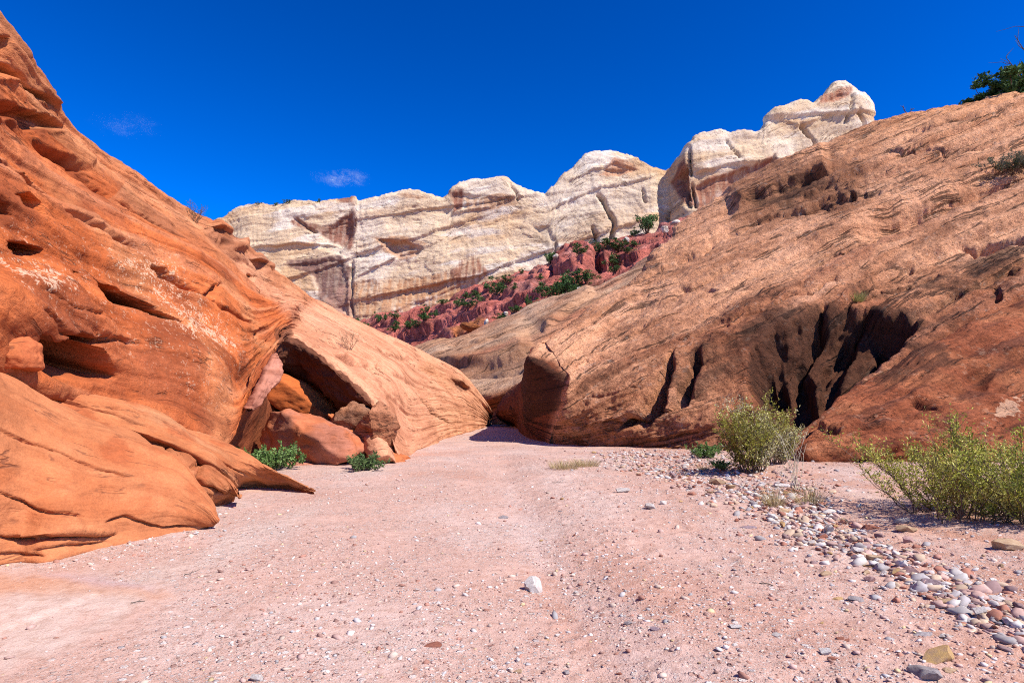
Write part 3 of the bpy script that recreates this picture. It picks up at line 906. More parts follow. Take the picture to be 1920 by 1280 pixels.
def plate(name, lefts, rights, thick, back, color, alt, seed, label, cat, mat=None, bulge=.06, nu=60, nv=50):
    """a flake of rock: closed loft through stations with a left edge, a right edge and a back"""
    st = []
    n = len(lefts)
    for k, (a, c) in enumerate(zip(lefts, rights)):
        A, B = at(*a), at(*c)
        M_ = (A + B) / 2
        bk = np.array(back) * thick * (0.25 + .75 * math.sin(math.pi * (k + .5) / n))
        st.append([M_ + bk, A + bk * .8, A, A * .7 + B * .3 - bk * bulge / max(thick, .01), A * .3 + B * .7 - bk * bulge / max(thick, .01), B, B + bk * .8, M_ + bk])
    R_ = Rock(st, nu, nv, vweights=[10, 10, 20, 25, 20, 10, 10])
    R_.push(.10 * fbm(R_.P * 1.8, seed, 4)); R_.freeze(3); R_.strata(.3, .05, seed + 8, .4, .5, .3, .15, 1.0, R_.P[..., 2] + .4 * R_.P[..., 0])
    R_.push(.015 * fbm(R_.P * 6, seed + 3, 3))
    R_.col[:] = color
    R_.col = mixc(R_.col, alt, smooth(fbm(R_.P * 2, seed + 5, 3), -.1, .4))
    R_.S, R_.T = R_.P[..., 0] + R_.P[..., 1], R_.P[..., 2]
    return tag(R_.build(name, mat or M_SLAB), label, cat)
plate("rock_flake", [(515, 664, 15.6), (505, 684, 15.3), (496, 705, 15.0), (486, 728, 14.7), (474, 752, 14.5), (468, 765, 14.4)],
      [(526, 667, 15.9), (531, 685, 15.8), (530, 702, 15.6), (515, 728, 15.2), (492, 753, 14.8), (474, 767, 14.5)], .45, (-.75, .6, -.1),
      (.46, .20, .135), (.42, .165, .10), 31, "pink sunlit rock flake leaning at the cave's left mouth", "rock flake")
big_rock("boulder", 37, at(18, 668, 7.75), (.34, .4, .30), .2, (0, .4), (.46, .13, .05), (.5, .16, .06), M_SLAB,
         "rounded orange block jammed under the dome at the left edge", "boulder", cuts=9, rough=.12, keep=.7)

# ------------------------------------------------------------------ right slope
def G(px, py): return ground(px, py, -.05)
right_def = [
    [G(2600, 960), (2600, 700, 13), (2600, 480, 18), (2600, 250, 24), (2600, 100, 30), (2600, -40, 36)],
    [G(2150, 905), (2150, 700, 17.5), (2150, 520, 22.5), (2150, 360, 28), (2150, 220, 34), (2150, 110, 41)],
    [G(1920, 880), (1920, 690, 20.0), (1920, 530, 24.5), (1920, 400, 29.5), (1920, 280, 35), (1920, 173, 42)],
    [G(1700, 868), (1690, 700, 21.5), (1690, 560, 26), (1700, 440, 31.5), (1680, 320, 38), (1650, 233, 46)],
    [G(1500, 858), (1490, 730, 22), (1490, 610, 25.5), (1500, 510, 31), (1490, 410, 38.5), (1460, 322, 48)],
    [G(1330, 850), (1320, 750, 23), (1320, 650, 26.5), (1320, 560, 31.5), (1310, 480, 39), (1290, 405, 49)],
    [G(1180, 842), (1180, 770, 24), (1180, 700, 26.2), (1180, 640, 29.5), (1185, 590, 34), (1195, 525, 41)],
    [G(1090, 838), (1090, 780, 24.8), (1090, 720, 26.3), (1095, 670, 28.5), (1098, 630, 31.5), (1100, 593, 36)],
    [G(1034, 834), (1053, 768, 25.3), (1070, 712, 25.3), (1060, 691, 26.6), (1047, 665, 28.4), (1036, 632, 32)],
    [G(1026, 833), (1042, 765, 25.9), (1060, 708, 25.8), (1050, 688, 27), (1038, 664, 28.5), (1028, 636, 32)],
    [G(990, 822), (990, 765, 29), (992, 705, 27.8), (990, 676, 27.4), (994, 662, 28.5), (1012, 645, 31)],
    [G(975, 811), (976, 770, 34), (980, 720, 32.5), (984, 693, 32.5), (995, 678, 34), (1008, 662, 35)],
    [G(967, 801), (966, 775, 42), (968, 745, 41), (975, 720, 41.5), (985, 705, 43), (1003, 690, 45)],
    [G(950, 797), (930, 778, 50), (940, 750, 49), (960, 725, 50), (990, 710, 52), (1015, 695, 54)],
]
stations = []
for k, row in enumerate(right_def):
    pts = [np.asarray(q) if isinstance(q, np.ndarray) else at(*q) for q in row]
    toe, top = pts[0], pts[-1]
    beh = [top + np.array([3, 5, .3]), top + np.array([8, 14, -1.0])] if k < 9 else [top + np.array([3, 2, .3]), top + np.array([8, 5, .8])]
    stations.append([toe + np.array([0, 0, -.6])] + pts + beh)
R = Rock(stations, 600, 380, vweights=[8, 70, 75, 75, 70, 60, 12, 10])
# one dipping set of bedding planes runs through both right-hand slopes
bed_e = at(1760, 400, 33) - at(1180, 690, 26); bed_e /= np.linalg.norm(bed_e)
bed_n = np.array([0, 0, 1.0]) - bed_e * bed_e[2]; bed_n /= np.linalg.norm(bed_n)
def planar_beds(X):
    bend_ = .18 * fbm(X.P * .05, 243, 2)
    X.S, X.T = X.P @ bed_e, X.P @ bed_n + bend_
planar_beds(R)
Q = np.stack([R.S, R.T, 0 * R.S], -1)
R.vmask = np.clip((7.0 - R.V) / .6, 0, 1)
front = (1 - smooth(R.U, 7.0, 8.3))
R.push(.36 * fbm(R.P * .13, 201, 3) * front)
R.push(.20 * fbm(Q * np.array([.05, 1.0, 1]) + fbm(R.P * .15, 203, 2)[..., None] * .2, 205, 4) * (.25 + .75 * front))
led = ridged(Q * np.array([.05, 1.1, 1]) + fbm(R.P * .25, 207, 2)[..., None] * .15, 209, 2)
R.push(-.24 * smooth(led, .70, 1.0) * R.vmask * front)
R.freeze(8)
R.strata(1.3, .45, 711, .15, .05, .02, .10, R.vmask * front)
R.strata(.5, .20, 715, .15, .08, .03, .12, R.vmask * front)
R.strata(.2, .07, 719, .15, .15, .05, .15, R.vmask * front)
# folds and overhangs
R.groove([(1980, 270), (1920, 300), (1840, 335), (1780, 368), (1690, 405), (1600, 440)], 22, 1.3, 6, 3)
R.ledge([(1375, 402), (1420, 372), (1480, 348), (1540, 330), (1560, 328)], .8, 60, 8, 4, 4)
R.ledge([(1580, 375), (1600, 362), (1612, 380)], .4, 14, 4, 4)
for poly, dp, sf in [
    ([(1798, 446), (1840, 438), (1925, 424), (1960, 424), (1960, 440), (1880, 456), (1825, 470)], 1.2, 10),
    ([(1468, 358), (1528, 326), (1556, 326), (1546, 338), (1502, 352)], .9, 9),
    ([(1588, 358), (1606, 360), (1608, 378), (1594, 374)], .7, 8),
    ([(1294, 556), (1330, 541), (1352, 548), (1312, 556)], .5, 5),
    ([(1698, 494), (1716, 486), (1708, 508)], .5, 6),
    ([(1164, 540), (1190, 536), (1184, 544)], .4, 4),
    ([(1098, 598), (1114, 596), (1108, 603)], .3, 4),
    ([(1860, 545), (1872, 532), (1880, 560), (1864, 572)], .5, 6),
]:
    R.hollow(poly, dp, sf, .3, 4, 9)
for line, wd, dp in [
    ([(1500, 520), (1600, 472), (1680, 432), (1780, 395)], 4, .45), ([(1330, 640), (1440, 590), (1560, 540), (1680, 500)], 4, .25),
    ([(1250, 560), (1340, 520), (1460, 470)], 5, .25), ([(1120, 700), (1240, 655), (1340, 620), (1480, 560)], 5, .25),
    ([(1040, 690), (1140, 665), (1260, 640)], 3, .15), ([(1750, 560), (1840, 530), (1920, 505)], 5, .35),
    ([(1600, 560), (1720, 520), (1860, 470)], 4, .3), ([(1180, 540), (1260, 500), (1360, 450)], 6, .3),
    ([(1320, 470), (1420, 420), (1540, 390), (1680, 350)], 6, .3), ([(1640, 300), (1740, 290), (1900, 260)], 4, .25),
    ([(1700, 250), (1800, 240), (1900, 220)], 5, .25), ([(1080, 760), (1160, 745), (1240, 720)], 4, .12),
    ([(1060, 800), (1140, 790), (1200, 800)], 3, .10),
]:
    R.groove(line, wd * .7, dp * 1.8, 10, 13, True, .3)
# slanting flutes and the large shadowed alcove
R.hollow([(1156, 814), (1172, 782), (1215, 735), (1245, 700), (1266, 664), (1268, 700), (1246, 752), (1212, 800)], 1.3, 13, 0, 6, 21, 3)
R.hollow([(1238, 770), (1270, 735), (1290, 700), (1306, 668), (1318, 668), (1310, 705), (1286, 752)], .9, 10, 0, 6, 22, 3)
alc = [(1394, 725), (1412, 655), (1450, 622), (1500, 604), (1540, 578), (1590, 572), (1640, 572), (1700, 588), (1716, 612), (1692, 655), (1640, 700),
       (1580, 760), (1520, 835), (1440, 845), (1425, 780)]
R.hollow(alc, 2.3, 30, .35, 12, 23, 6)
R.hollow([(1716, 610), (1690, 655), (1620, 712), (1560, 752), (1505, 838), (1445, 848), (1432, 800), (1515, 740), (1580, 690), (1650, 650)], 1.0, 22, .3, 8, 33, 4)
R.hollow([(1412, 652), (1440, 655), (1462, 690), (1450, 728), (1420, 738), (1394, 728)], .6, 9, .1, 6, 24, 4)
R.hollow([(1500, 622), (1532, 640), (1538, 700), (1520, 770), (1480, 838), (1428, 822), (1446, 745), (1480, 680)], 1.2, 14, .2, 8, 25, 4)
R.hollow([(1500, 636), (1518, 604), (1545, 570), (1552, 574), (1540, 604), (1520, 636)], .9, 6, 0, 4, 26, 3)
R.hollow([(1560, 622), (1592, 592), (1632, 570), (1630, 592), (1604, 632), (1572, 690), (1540, 742), (1532, 720), (1548, 660)], .8, 9, .1, 6, 27, 4)
R.hollow([(1664, 592), (1690, 582), (1716, 596), (1700, 636), (1655, 676), (1630, 690), (1646, 650)], .8, 9, .1, 6, 28, 4)
R.groove([(1560, 700), (1600, 690), (1660, 660)], 12, .6, 5, 29)
R.groove([(1455, 640), (1470, 700), (1450, 770)], 9, .6, 5, 30)
R.groove([(1535, 690), (1530, 760), (1500, 820)], 9, .7, 5, 31)
R.push(.14 * fbm(R.P * 1.0, 220, 5, .58) * (.35 + .65 * front))
R.push(.035 * fbm(R.P * 3.6, 224, 3))
R.push(-.05 * smooth(ridged(R.P * np.array([1.1, 1.1, 2.0]), 228, 2), .75, 1.0) * front)
tone = fbm(R.P * .16, 230, 4)
bedt = fbm(Q * np.array([.06, 1.2, 1]), 233, 4)
R.col[:] = (.52, .245, .125)
R.col = mixc(R.col, (.66, .37, .215), smooth(tone + .5 * bedt, -.05, .5) * .9)
R.col = mixc(R.col, (.30, .11, .05), smooth(-tone + .4 * bedt, .05, .5) * .85)
layc = noise(np.stack([R.S * .03, R.T * 2.6 + .8 * fbm(R.P * .1, 237, 2), 0 * R.T], -1), 238)
R.col = mixc(R.col, (.17, .075, .042), smooth(layc, .10, .32) * .8 * front)
R.col = mixc(R.col, (.66, .41, .27), smooth(-layc, .12, .35) * .6 * front)
R.col = mixc(R.col, (.70, .40, .235), smooth(R.V, 2.8, 4.4) * .75)
R.col = mixc(R.col, (.64, .33, .155), smooth(R.V, 5.0, 6.2) * smooth(1.0 - np.abs(R.U - 2.6), -.6, .8) * .75)
R.paint([(1380, 330), (1560, 300), (1640, 330), (1600, 400), (1480, 410), (1380, 430)], (.26, .12, .06), 25, .8, 25)
R.paint([(1500, 520), (1700, 430), (1760, 410), (1640, 480), (1540, 530)], (.46, .20, .11), 12, .6, 15)
R.paint([(1040, 690), (1200, 660), (1360, 610), (1520, 540), (1340, 640), (1180, 690)], (.36, .13, .06), 15, .5, 15)
R.paint([(1060, 840), (1100, 810), (1300, 780), (1360, 800), (1300, 860)], (.46, .22, .12), 15, .7, 12)
R.paint(alc, (.22, .085, .045), 15, .8, 8)  # whole alcove made broadly dark, here and on the next line
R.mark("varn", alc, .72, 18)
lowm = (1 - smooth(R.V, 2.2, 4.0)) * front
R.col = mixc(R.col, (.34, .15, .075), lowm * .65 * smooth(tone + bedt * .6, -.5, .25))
R.varn = np.maximum(R.varn, lowm * .42 * smooth(fbm(R.P * .3, 241, 3), -.25, .3))
R.mark("varn", [(1380, 640), (1440, 590), (1560, 565), (1720, 570), (1740, 620), (1620, 640), (1500, 640), (1420, 680)], .75, 25)
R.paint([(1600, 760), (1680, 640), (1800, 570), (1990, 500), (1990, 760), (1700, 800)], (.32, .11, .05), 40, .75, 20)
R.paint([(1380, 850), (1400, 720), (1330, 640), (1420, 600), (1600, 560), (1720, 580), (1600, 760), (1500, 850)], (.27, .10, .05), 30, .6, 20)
R.mark("varn", [(1500, 560), (1640, 520), (1800, 500), (1920, 480), (1920, 540), (1760, 560)], .5, 30)
R.mark("varn", [(1300, 640), (1420, 620), (1400, 700), (1300, 740), (1240, 740)], .5, 25)
R.mark("varn", [(1400, 380), (1520, 330), (1560, 350), (1480, 400)], .7, 20)
R.mark("varn", [(975, 665), (1066, 702), (1048, 770), (985, 790)], 1.0, 10)  # slot corner's unlit left face darkened here and by the U mix below
R.mark("varn", [(1780, 480), (1920, 440), (1920, 490), (1820, 520)], .6, 20)
R.varn = np.maximum(R.varn, .30 * smooth(bedt + .3 * tone, .1, .5) * front)
R.lich[:] = .12 * front
R.col = mixc(R.col, (.22, .075, .035), smooth(R.U, 8.8, 9.3) * (1 - smooth(R.V, 4.0, 5.0)))
R.col = R.col * np.array([1.10, 1.0, .96])
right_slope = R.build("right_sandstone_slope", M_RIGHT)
tag(right_slope, "huge rough brown sandstone slope with a dark fluted alcove", None, None, "structure")

# rust-red mound in front of the alcove
def mrow(toe, *q): return [ground(*toe, -.05)] + [at(*x) for x in q]
mound_def = [
    mrow((1478, 878), (1479, 868, 16.2), (1481, 858, 16.6), (1484, 848, 17.0), (1487, 838, 17.4)),
    mrow((1520, 881), (1522, 858, 15.9), (1525, 835, 16.5), (1530, 815, 17.4), (1540, 792, 18.2)),
    mrow((1590, 884), (1590, 850, 15.7), (1592, 815, 16.5), (1596, 775, 17.8), (1606, 735, 19.2)),
    mrow((1680, 888), (1680, 845, 15.5), (1680, 800, 16.6), (1680, 740, 18.2), (1690, 686, 20.0)),
    mrow((1760, 890), (1760, 840, 15.5), (1760, 780, 17.0), (1762, 700, 19.0), (1770, 634, 21.2)),
    mrow((1850, 890), (1850, 830, 15.7), (1850, 760, 17.4), (1850, 670, 19.8), (1850, 596, 22.0)),
    mrow((1940, 890), (1940, 820, 16.0), (1940, 740, 18.0), (1940, 640, 20.4), (1940, 556, 23.0)),
    mrow((2150, 890), (2150, 800, 16.6), (2150, 700, 18.8), (2150, 590, 21.2), (2150, 500, 24.0)),
    mrow((2500, 890), (2500, 780, 17.0), (2500, 670, 19.4), (2500, 550, 22.2), (2500, 460, 25.0)),
]
stations = [[r[0] + np.array([0, 0, -.5])] + r + [r[-1] + np.array([.5, 1.2, -.15]), r[-1] + np.array([1.2, 2.4, -1.2])] for r in mound_def]
E = Rock(stations, 260, 190, vweights=[6, 30, 50, 60, 60, 15, 10])
Q = np.stack([E.S, E.T, 0 * E.S], -1)
E.vmask = np.clip((6.0 - E.V) / .6, 0, 1)
E.push(.22 * fbm(E.P * .4, 301, 3))
E.push(.12 * fbm(Q * np.array([.25, 1.3, 1]), 305, 4))
E.freeze(5)
E.ledge([(1490, 858), (1540, 866), (1600, 860), (1680, 850), (1700, 848)], .22, 40, 4, 3)
E.ledge([(1540, 812), (1580, 812), (1620, 800)], .2, 30, 4, 5)
E.hollow([(1690, 745), (1720, 742), (1750, 755), (1768, 772), (1735, 764), (1705, 756)], .35, 8, .3, 4, 7)
E.hollow([(1795, 690), (1850, 675), (1875, 695), (1850, 735), (1800, 730)], .35, 22, .1, 6, 8)
E.hollow([(1560, 790), (1582, 765), (1606, 742), (1600, 756), (1576, 790)], .3, 7, .1, 4, 9)
E.groove([(1540, 818), (1600, 806), (1660, 800)], 3, .12, 4, 11)
E.groove([(1640, 770), (1720, 780), (1790, 800)], 3, .10, 4, 12)
E.strata(.9, .16, 721, .6, .3, .10, .15, E.vmask)
E.push(.07 * fbm(E.P * 1.5, 310, 5, .58)); E.push(.02 * fbm(E.P * 5, 314, 3))
E.col[:] = (.31, .095, .042)
E.col = mixc(E.col, (.40, .145, .065), smooth(fbm(E.P * .5, 320, 4), -.1, .45))
E.col = mixc(E.col, (.17, .06, .035), smooth(fbm(Q * np.array([.4, 1.2, 1]), 323, 4), .05, .5) * .8)
E.mark("varn", [(1690, 640), (1780, 640), (1800, 690), (1720, 700), (1660, 730), (1620, 740)], .6, 20)
E.lich[:] = .12
E.mark("lich", [(1870, 745), (1915, 745), (1915, 775), (1870, 775)], .8, 10)
mound = E.build("red_rock_mound", M_MOUND)
tag(mound, "rust-red rounded rock mound rising behind the two right bushes", None, None, "structure")

# ------------------------------------------------------------------ far side of the bend
bend_def = [
    [(640, 800, 62), (640, 750, 64), (640, 720, 68), (640, 705, 72), (640, 695, 76), (640, 690, 82)],
    [(760, 798, 59), (760, 745, 60), (760, 715, 64), (760, 695, 68), (760, 675, 74), (765, 658, 81)],
    [(840, 798, 56), (840, 750, 57), (840, 718, 60), (840, 692, 64), (840, 666, 70), (840, 639, 81)],
    [(905, 798, 53.5), (905, 742, 53), (905, 712, 57), (905, 682, 62), (905, 650, 70), (905, 618, 82)],
    [(950, 798, 52.5), (950, 727, 52), (950, 697, 56), (950, 662, 62), (955, 630, 70), (960, 593, 82)],
    [(990, 798, 52), (988, 713, 51.5), (992, 680, 56), (1002, 643, 62), (1012, 612, 70), (1030, 562, 82)],
    [(1050, 798, 54), (1045, 690, 55), (1050, 652, 60), (1062, 612, 65), (1080, 578, 72), (1100, 545, 82)],
    [(1150, 798, 56), (1145, 640, 60), (1150, 600, 66), (1160, 565, 72), (1170, 530, 78), (1185, 500, 86)],
    [(1300, 798, 60), (1290, 570, 70), (1290, 520, 75), (1290, 480, 80), (1290, 440, 85), (1300, 425, 92)],
]
stations = []
for row in bend_def:
    pts = [at(*q) for q in row]
    pts[0][2] = -.6
    if len(stations) in (2, 3, 4, 5):
        pts.insert(1, pts[1] * .5 + pts[0] * .5 + np.array([.3, 1.6, 0]))
    else:
        pts.insert(1, pts[1] * .5 + pts[0] * .5)
    stations.append(pts + [pts[-1] + np.array([0, 6, -.5]), pts[-1] + np.array([0, 14, -4])])
D = Rock(stations, 260, 170, vweights=[20, 20, 35, 40, 40, 40, 10, 8])
planar_beds(D)
Q = np.stack([D.S, D.T, 0 * D.S], -1)
D.vmask = np.clip((7.0 - D.V) / .6, 0, 1)
D.push(.5 * fbm(D.P * .1, 401, 3) * smooth(D.V, 1.5, 3))
D.push(.4 * fbm(Q * np.array([.05, .8, 1]), 405, 4))
D.freeze(5)
D.strata(1.2, .35, 731, .3, .05, .02, .12, D.vmask)
D.strata(.5, .14, 735, .3, .1, .04, .15, D.vmask)
D.ledge([(790, 690), (850, 694), (910, 690), (960, 672), (1005, 648)], 1.2, 30, 4, 3, 3)
D.ledge([(1022, 628), (1048, 598), (1090, 566), (1120, 548)], .9, 40, 4, 4, 5)
D.groove([(870, 706), (930, 700), (985, 690)], 4, .5, 4, 5)
D.groove([(830, 655), (900, 650), (980, 618)], 3, .4, 4, 6)
D.push(.10 * fbm(D.P * .8, 410, 4))
D.col[:] = (.55, .31, .18)
D.col = mixc(D.col, (.58, .365, .23), smooth(fbm(D.P * .12, 420, 4), -.1, .4))
D.col = mixc(D.col, (.46, .16, .08), smooth(fbm(Q * np.array([.05, .5, 1]), 422, 3), .05, .5) * .7)
D.paint([(850, 694), (910, 690), (1000, 650), (1000, 665), (930, 700), (870, 704)], (.24, .12, .075), 6, .7, 5)
D.col = mixc(D.col, (.38, .13, .055), 1 - smooth(D.V, 1.6, 2.4))
D.lich[:] = .1
bend = D.build("far_bend_slope", M_RIGHT)
tag(bend, "buff sandstone slope closing off the slot behind the dark corner", None, None, "structure")

# ------------------------------------------------------------------ maroon talus under the cliff
tops = [(480, 660, 182), (620, 632, 178), (690, 611, 174), (760, 597, 170), (840, 575, 166), (950, 526, 160), (1050, 488, 155), (1130, 466, 152), (1220, 442, 150), (1320, 398, 150), (1450, 340, 152)]
bots = [(480, 720, 112), (620, 705, 110), (690, 690, 105), (760, 682, 100), (840, 655, 96), (950, 612, 93), (1050, 574, 92), (1130, 556, 93), (1220, 510, 96), (1320, 450, 100), (1450, 400, 105)]
stations = []
for a, c in zip(tops, bots):
    A, B = at(*c), at(*a)
    stations.append([A + np.array([0, -12, -7]), A] + [lerp(A, B, t) + np.array([0, 0, 1.2 * math.sin(math.pi * t)]) for t in (.25, .5, .75)] + [B, B + np.array([0, 8, 1.0]), B + np.array([0, 30, -3])])
T = Rock(stations, 380, 150, vweights=[5, 30, 30, 30, 30, 10, 5])
Q = np.stack([T.S, T.T, 0 * T.S], -1)
T.vmask = np.ones(T.V.shape); T.freeze(6)
T.push(1.6 * fbm(T.P * .06, 501, 3))
st_ = fbm(T.P * np.array([.05, .05, .30]) , 505, 3)
T.P[..., 2] += 1.3 * (np.floor(st_ * 6) / 6 + .35 * np.mod(st_ * 6, 1) / 6)
blk = noise(T.P * np.array([.35, .35, .5]), 507)
T.push(.45 * smooth(blk, .05, .2), carve=True)
for poly, hgt in [([(1040, 520), (1045, 490), (1065, 478), (1100, 476), (1118, 488), (1120, 508), (1090, 525)], 2.2),
                  ([(1122, 500), (1130, 476), (1160, 470), (1160, 490), (1140, 505)], 1.6),
                  ([(945, 560), (970, 525), (1030, 500), (1040, 520), (1000, 555)], 1.0),
                  ([(800, 640), (880, 600), (950, 580), (940, 600), (860, 640)], .8)]:
    s_ = T.sdist(poly, 5)
    T.push(hgt * smooth(s_, -2, 7), extra=(0, 0, .35), carve=True)
T.ledge([(700, 622), (780, 606), (860, 585), (940, 560), (1000, 545)], 1.1, 20, 6, 3)
T.ledge([(960, 575), (1010, 562), (1060, 545), (1100, 530)], 1.0, 18, 6, 4)
T.strata(2.4, 1.5, 741, .5, .03, .03, .12, 1.0, T.P[..., 2] - .05 * T.P[..., 0] + .12 * T.P[..., 1])
T.push(.35 * fbm(T.P * .5, 510, 4))
T.push(.22 * np.abs(fbm(T.P * 1.3, 514, 3)))
T.col[:] = (.66, .20, .15)
T.col = mixc(T.col, (.60, .25, .20), smooth(fbm(T.P * .10, 520, 4), 0, .45))
T.col = mixc(T.col, (.30, .10, .08), smooth(fbm(T.P * np.array([.2, .2, .6]), 524, 4), .05, .45) * .8)
T.paint([(850, 632), (900, 612), (920, 616), (880, 630), (860, 640)], (.55, .2, .07), 4, .9, 4)
T.paint([(1020, 585), (1080, 545), (1130, 525), (1150, 540), (1100, 560)], (.40, .20, .13), 8, .6, 8)
talus = T.build("maroon_talus_slope", M_TALUS)
tag(talus, "maroon ledgy talus slope dotted with junipers below the cliff", None, None, "structure")

# ------------------------------------------------------------------ white cliff
cl = [(180, 470, 208), (300, 440, 205), (395, 412, 200), (440, 391, 200), (475, 379, 201), (520, 380, 202), (560, 374, 202), (600, 377, 201), (640, 371, 200), (655, 367, 199), (667, 369, 199), (672, 379, 202),
      (710, 371, 203), (762, 359, 204), (800, 366, 205), (832, 374, 206), (850, 360, 205), (872, 345, 205), (905, 332, 206), (935, 328, 207), (950, 336, 207), (962, 348, 208), (990, 357, 209), (1020, 367, 211), (1035, 352, 210),
      (1055, 325, 210), (1080, 303, 210), (1105, 288, 210), (1140, 283, 211), (1166, 285, 211), (1195, 299, 212), (1225, 311, 213), (1244, 317, 217), (1256, 310, 216), (1270, 290, 209), (1290, 264, 206), (1340, 249, 206),
      (1400, 241, 207), (1426, 241, 209), (1440, 224, 209), (1462, 207, 209), (1490, 196, 210), (1510, 191, 211), (1528, 196, 212), (1546, 176, 211), (1562, 155, 211), (1580, 151, 211), (1594, 160, 212), (1610, 169, 212), (1624, 184, 213),
      (1636, 212, 215), (1642, 236, 218), (1652, 300, 224), (1720, 420, 228)]
stations = []
for px, ys, d in cl:
    d = float(np.interp(px, [180, 400, 1000, 1225, 1247, 1262, 1292, 1620, 1645, 1720], [206, 200, 209, 212, 217, 213, 205, 212, 217, 228]))
    h = 668 - ys
    row = [at(px, 690, d - 13)]
    for fr in (1.0, .8, .6, .42, .25, .12, .045, 0):
        yy = ys + h * fr
        dd = -10.5 + 10.0 * (668 - yy) / 400 + 1.3 * math.exp(-(yy - ys) / 6.0)
        row.append(at(px, yy, d + dd))
    top = row[-1]
    row += [top + np.array([0, 6, -.6]), top + np.array([0, 22, -7.0])]
    stations.append(row)
K = Rock(stations, 640, 230, vweights=[4, 60, 60, 60, 55, 40, 28, 18, 12, 6])
Q = np.stack([K.S, K.T, 0 * K.S], -1)
K.vmask = np.ones(K.V.shape)
bedz = K.P[..., 2] - .20 * K.P[..., 0]
K.push(1.6 * fbm(K.P * np.array([.035, .035, .05]), 601, 3) * smooth(8.5 - K.V, 0, 2))
K.push(.8 * fbm(np.stack([K.P[..., 0] * .03, bedz * .14, 0 * bedz], -1), 604, 4) * smooth(9 - K.V, 0, 1.5))
K.freeze(6)
K.strata(9.0, 1.1, 751, .5, .02, .010, .06, 1.0, bedz)
K.strata(3.2, .20, 755, .5, .04, .02, .10, 1.0, bedz)
blk = noise(np.stack([K.P[..., 0] * .085, bedz * .05, 0 * bedz], -1), 757) + .4 * noise(np.stack([K.P[..., 0] * .22, bedz * .11, 0 * bedz], -1), 758)
K.push(1.6 * (np.round(blk * 5) / 5 - blk * .3), carve=True)
for line, hgt, fd in [([(400, 555), (560, 520), (660, 480), (800, 440), (930, 398)], 1.2, 20), ([(650, 565), (760, 545), (900, 520), (1000, 480), (1130, 440), (1260, 390)], 1.6, 25),
                      ([(660, 520), (750, 480), (840, 448)], 1.0, 14), ([(430, 470), (560, 455), (640, 465)], 1.2, 18), ([(1020, 400), (1100, 360), (1250, 325)], .9, 16),
                      ([(1290, 330), (1360, 312), (1450, 300), (1530, 300)], 1.4, 20), ([(1450, 220), (1500, 235), (1560, 215), (1620, 210)], 1.0, 15),
                      ([(840, 405), (920, 392), (970, 372)], 1.2, 16), ([(1060, 345), (1110, 320), (1190, 318)], 1.0, 14), ([(700, 600), (800, 560), (880, 530)], .8, 20)]:
    K.ledge(line, hgt, fd, 5, 3, 1.5)
for line, wd, dp in [([(1118, 362), (1130, 375), (1142, 400), (1150, 415), (1146, 450), (1145, 480)], 2.6, 3.0), ([(1205, 350), (1208, 375), (1212, 380)], 2, 1.5), ([(1106, 425), (1118, 450), (1122, 470)], 2.2, 2),
                     ([(1254, 380), (1252, 410), (1256, 418)], 2.4, 2.0), ([(1500, 225), (1525, 262), (1530, 285)], 2.4, 2.0), ([(1362, 258), (1380, 290), (1385, 300)], 2, 1.4), ([(1598, 172), (1592, 200), (1585, 235)], 2.0, 1.6),
                     ([(1604, 205), (1614, 225), (1622, 240)], 2.2, 1.6), ([(1450, 290), (1452, 315), (1456, 330)], 2.2, 1.8), ([(660, 480), (658, 560), (660, 600)], 2.5, 1.2), ([(1040, 455), (1046, 480), (1044, 492)], 2.2, 1.6),
                     ([(1290, 270), (1292, 310), (1296, 330)], 2.4, 2), ([(1295, 340), (1302, 370), (1304, 392)], 3, 2.2), ([(1280, 345), (1284, 375), (1296, 392)], 2.5, 1.6), ([(550, 410), (575, 430), (600, 440)], 2, .8), ([(955, 348), (968, 365), (972, 378)], 2, 1.2)]:
    K.groove(line, wd * 1.15, dp * 1.6, 3, 6)
for poly, dp in [([(1262, 335), (1290, 300), (1292, 345), (1300, 385), (1268, 365)], 3.0), ([(600, 440), (665, 390), (664, 440), (640, 480), (600, 470)], 1.6), ([(700, 448), (760, 450), (800, 462), (785, 480), (745, 488)], 2.0),
                 ([(530, 500), (640, 480), (655, 520), (655, 600), (600, 560), (580, 510)], 1.2), ([(995, 425), (1035, 420), (1045, 455), (1020, 452)], 1.2), ([(845, 365), (870, 362), (965, 375), (930, 390), (850, 400)], 1.2),
                 ([(1120, 320), (1150, 300), (1200, 318), (1160, 335)], 1.4), ([(1300, 345), (1450, 296), (1452, 335), (1310, 395)], 1.8), ([(1540, 190), (1570, 170), (1590, 178), (1560, 195)], 1.0)]:
    K.hollow(poly, dp, 8, .2, 5, 9)
K.push(.28 * fbm(np.stack([K.P[..., 0] * .25, bedz * .7, K.P[..., 1] * .2], -1), 610, 4))
K.push(.12 * fbm(K.P * 1.1, 614, 3))
K.col[:] = (.62, .46, .30)
K.col = mixc(K.col, (.66, .54, .41), smooth(fbm(K.P * .03, 620, 4) + smooth(K.base_uv[..., 0], 1000, 1300) * .25, -.05, .35))
K.col = mixc(K.col, (.55, .34, .18), smooth(fbm(np.stack([K.P[..., 0] * .025, bedz * .06, 0 * bedz], -1), 623, 4), .02, .3) * .75)
K.col = mixc(K.col, (.70, .64, .56), smooth(fbm(np.stack([K.P[..., 0] * .05, bedz * .2, 0 * bedz], -1), 626, 4), .15, .5) * .6)
BR, DB, TN = (.25, .10, .065), (.16, .075, .065), (.45, .225, .11)
streak = fbm(np.stack([K.P[..., 0] * .9, K.P[..., 2] * .05, K.P[..., 1] * .2], -1), 630, 4)
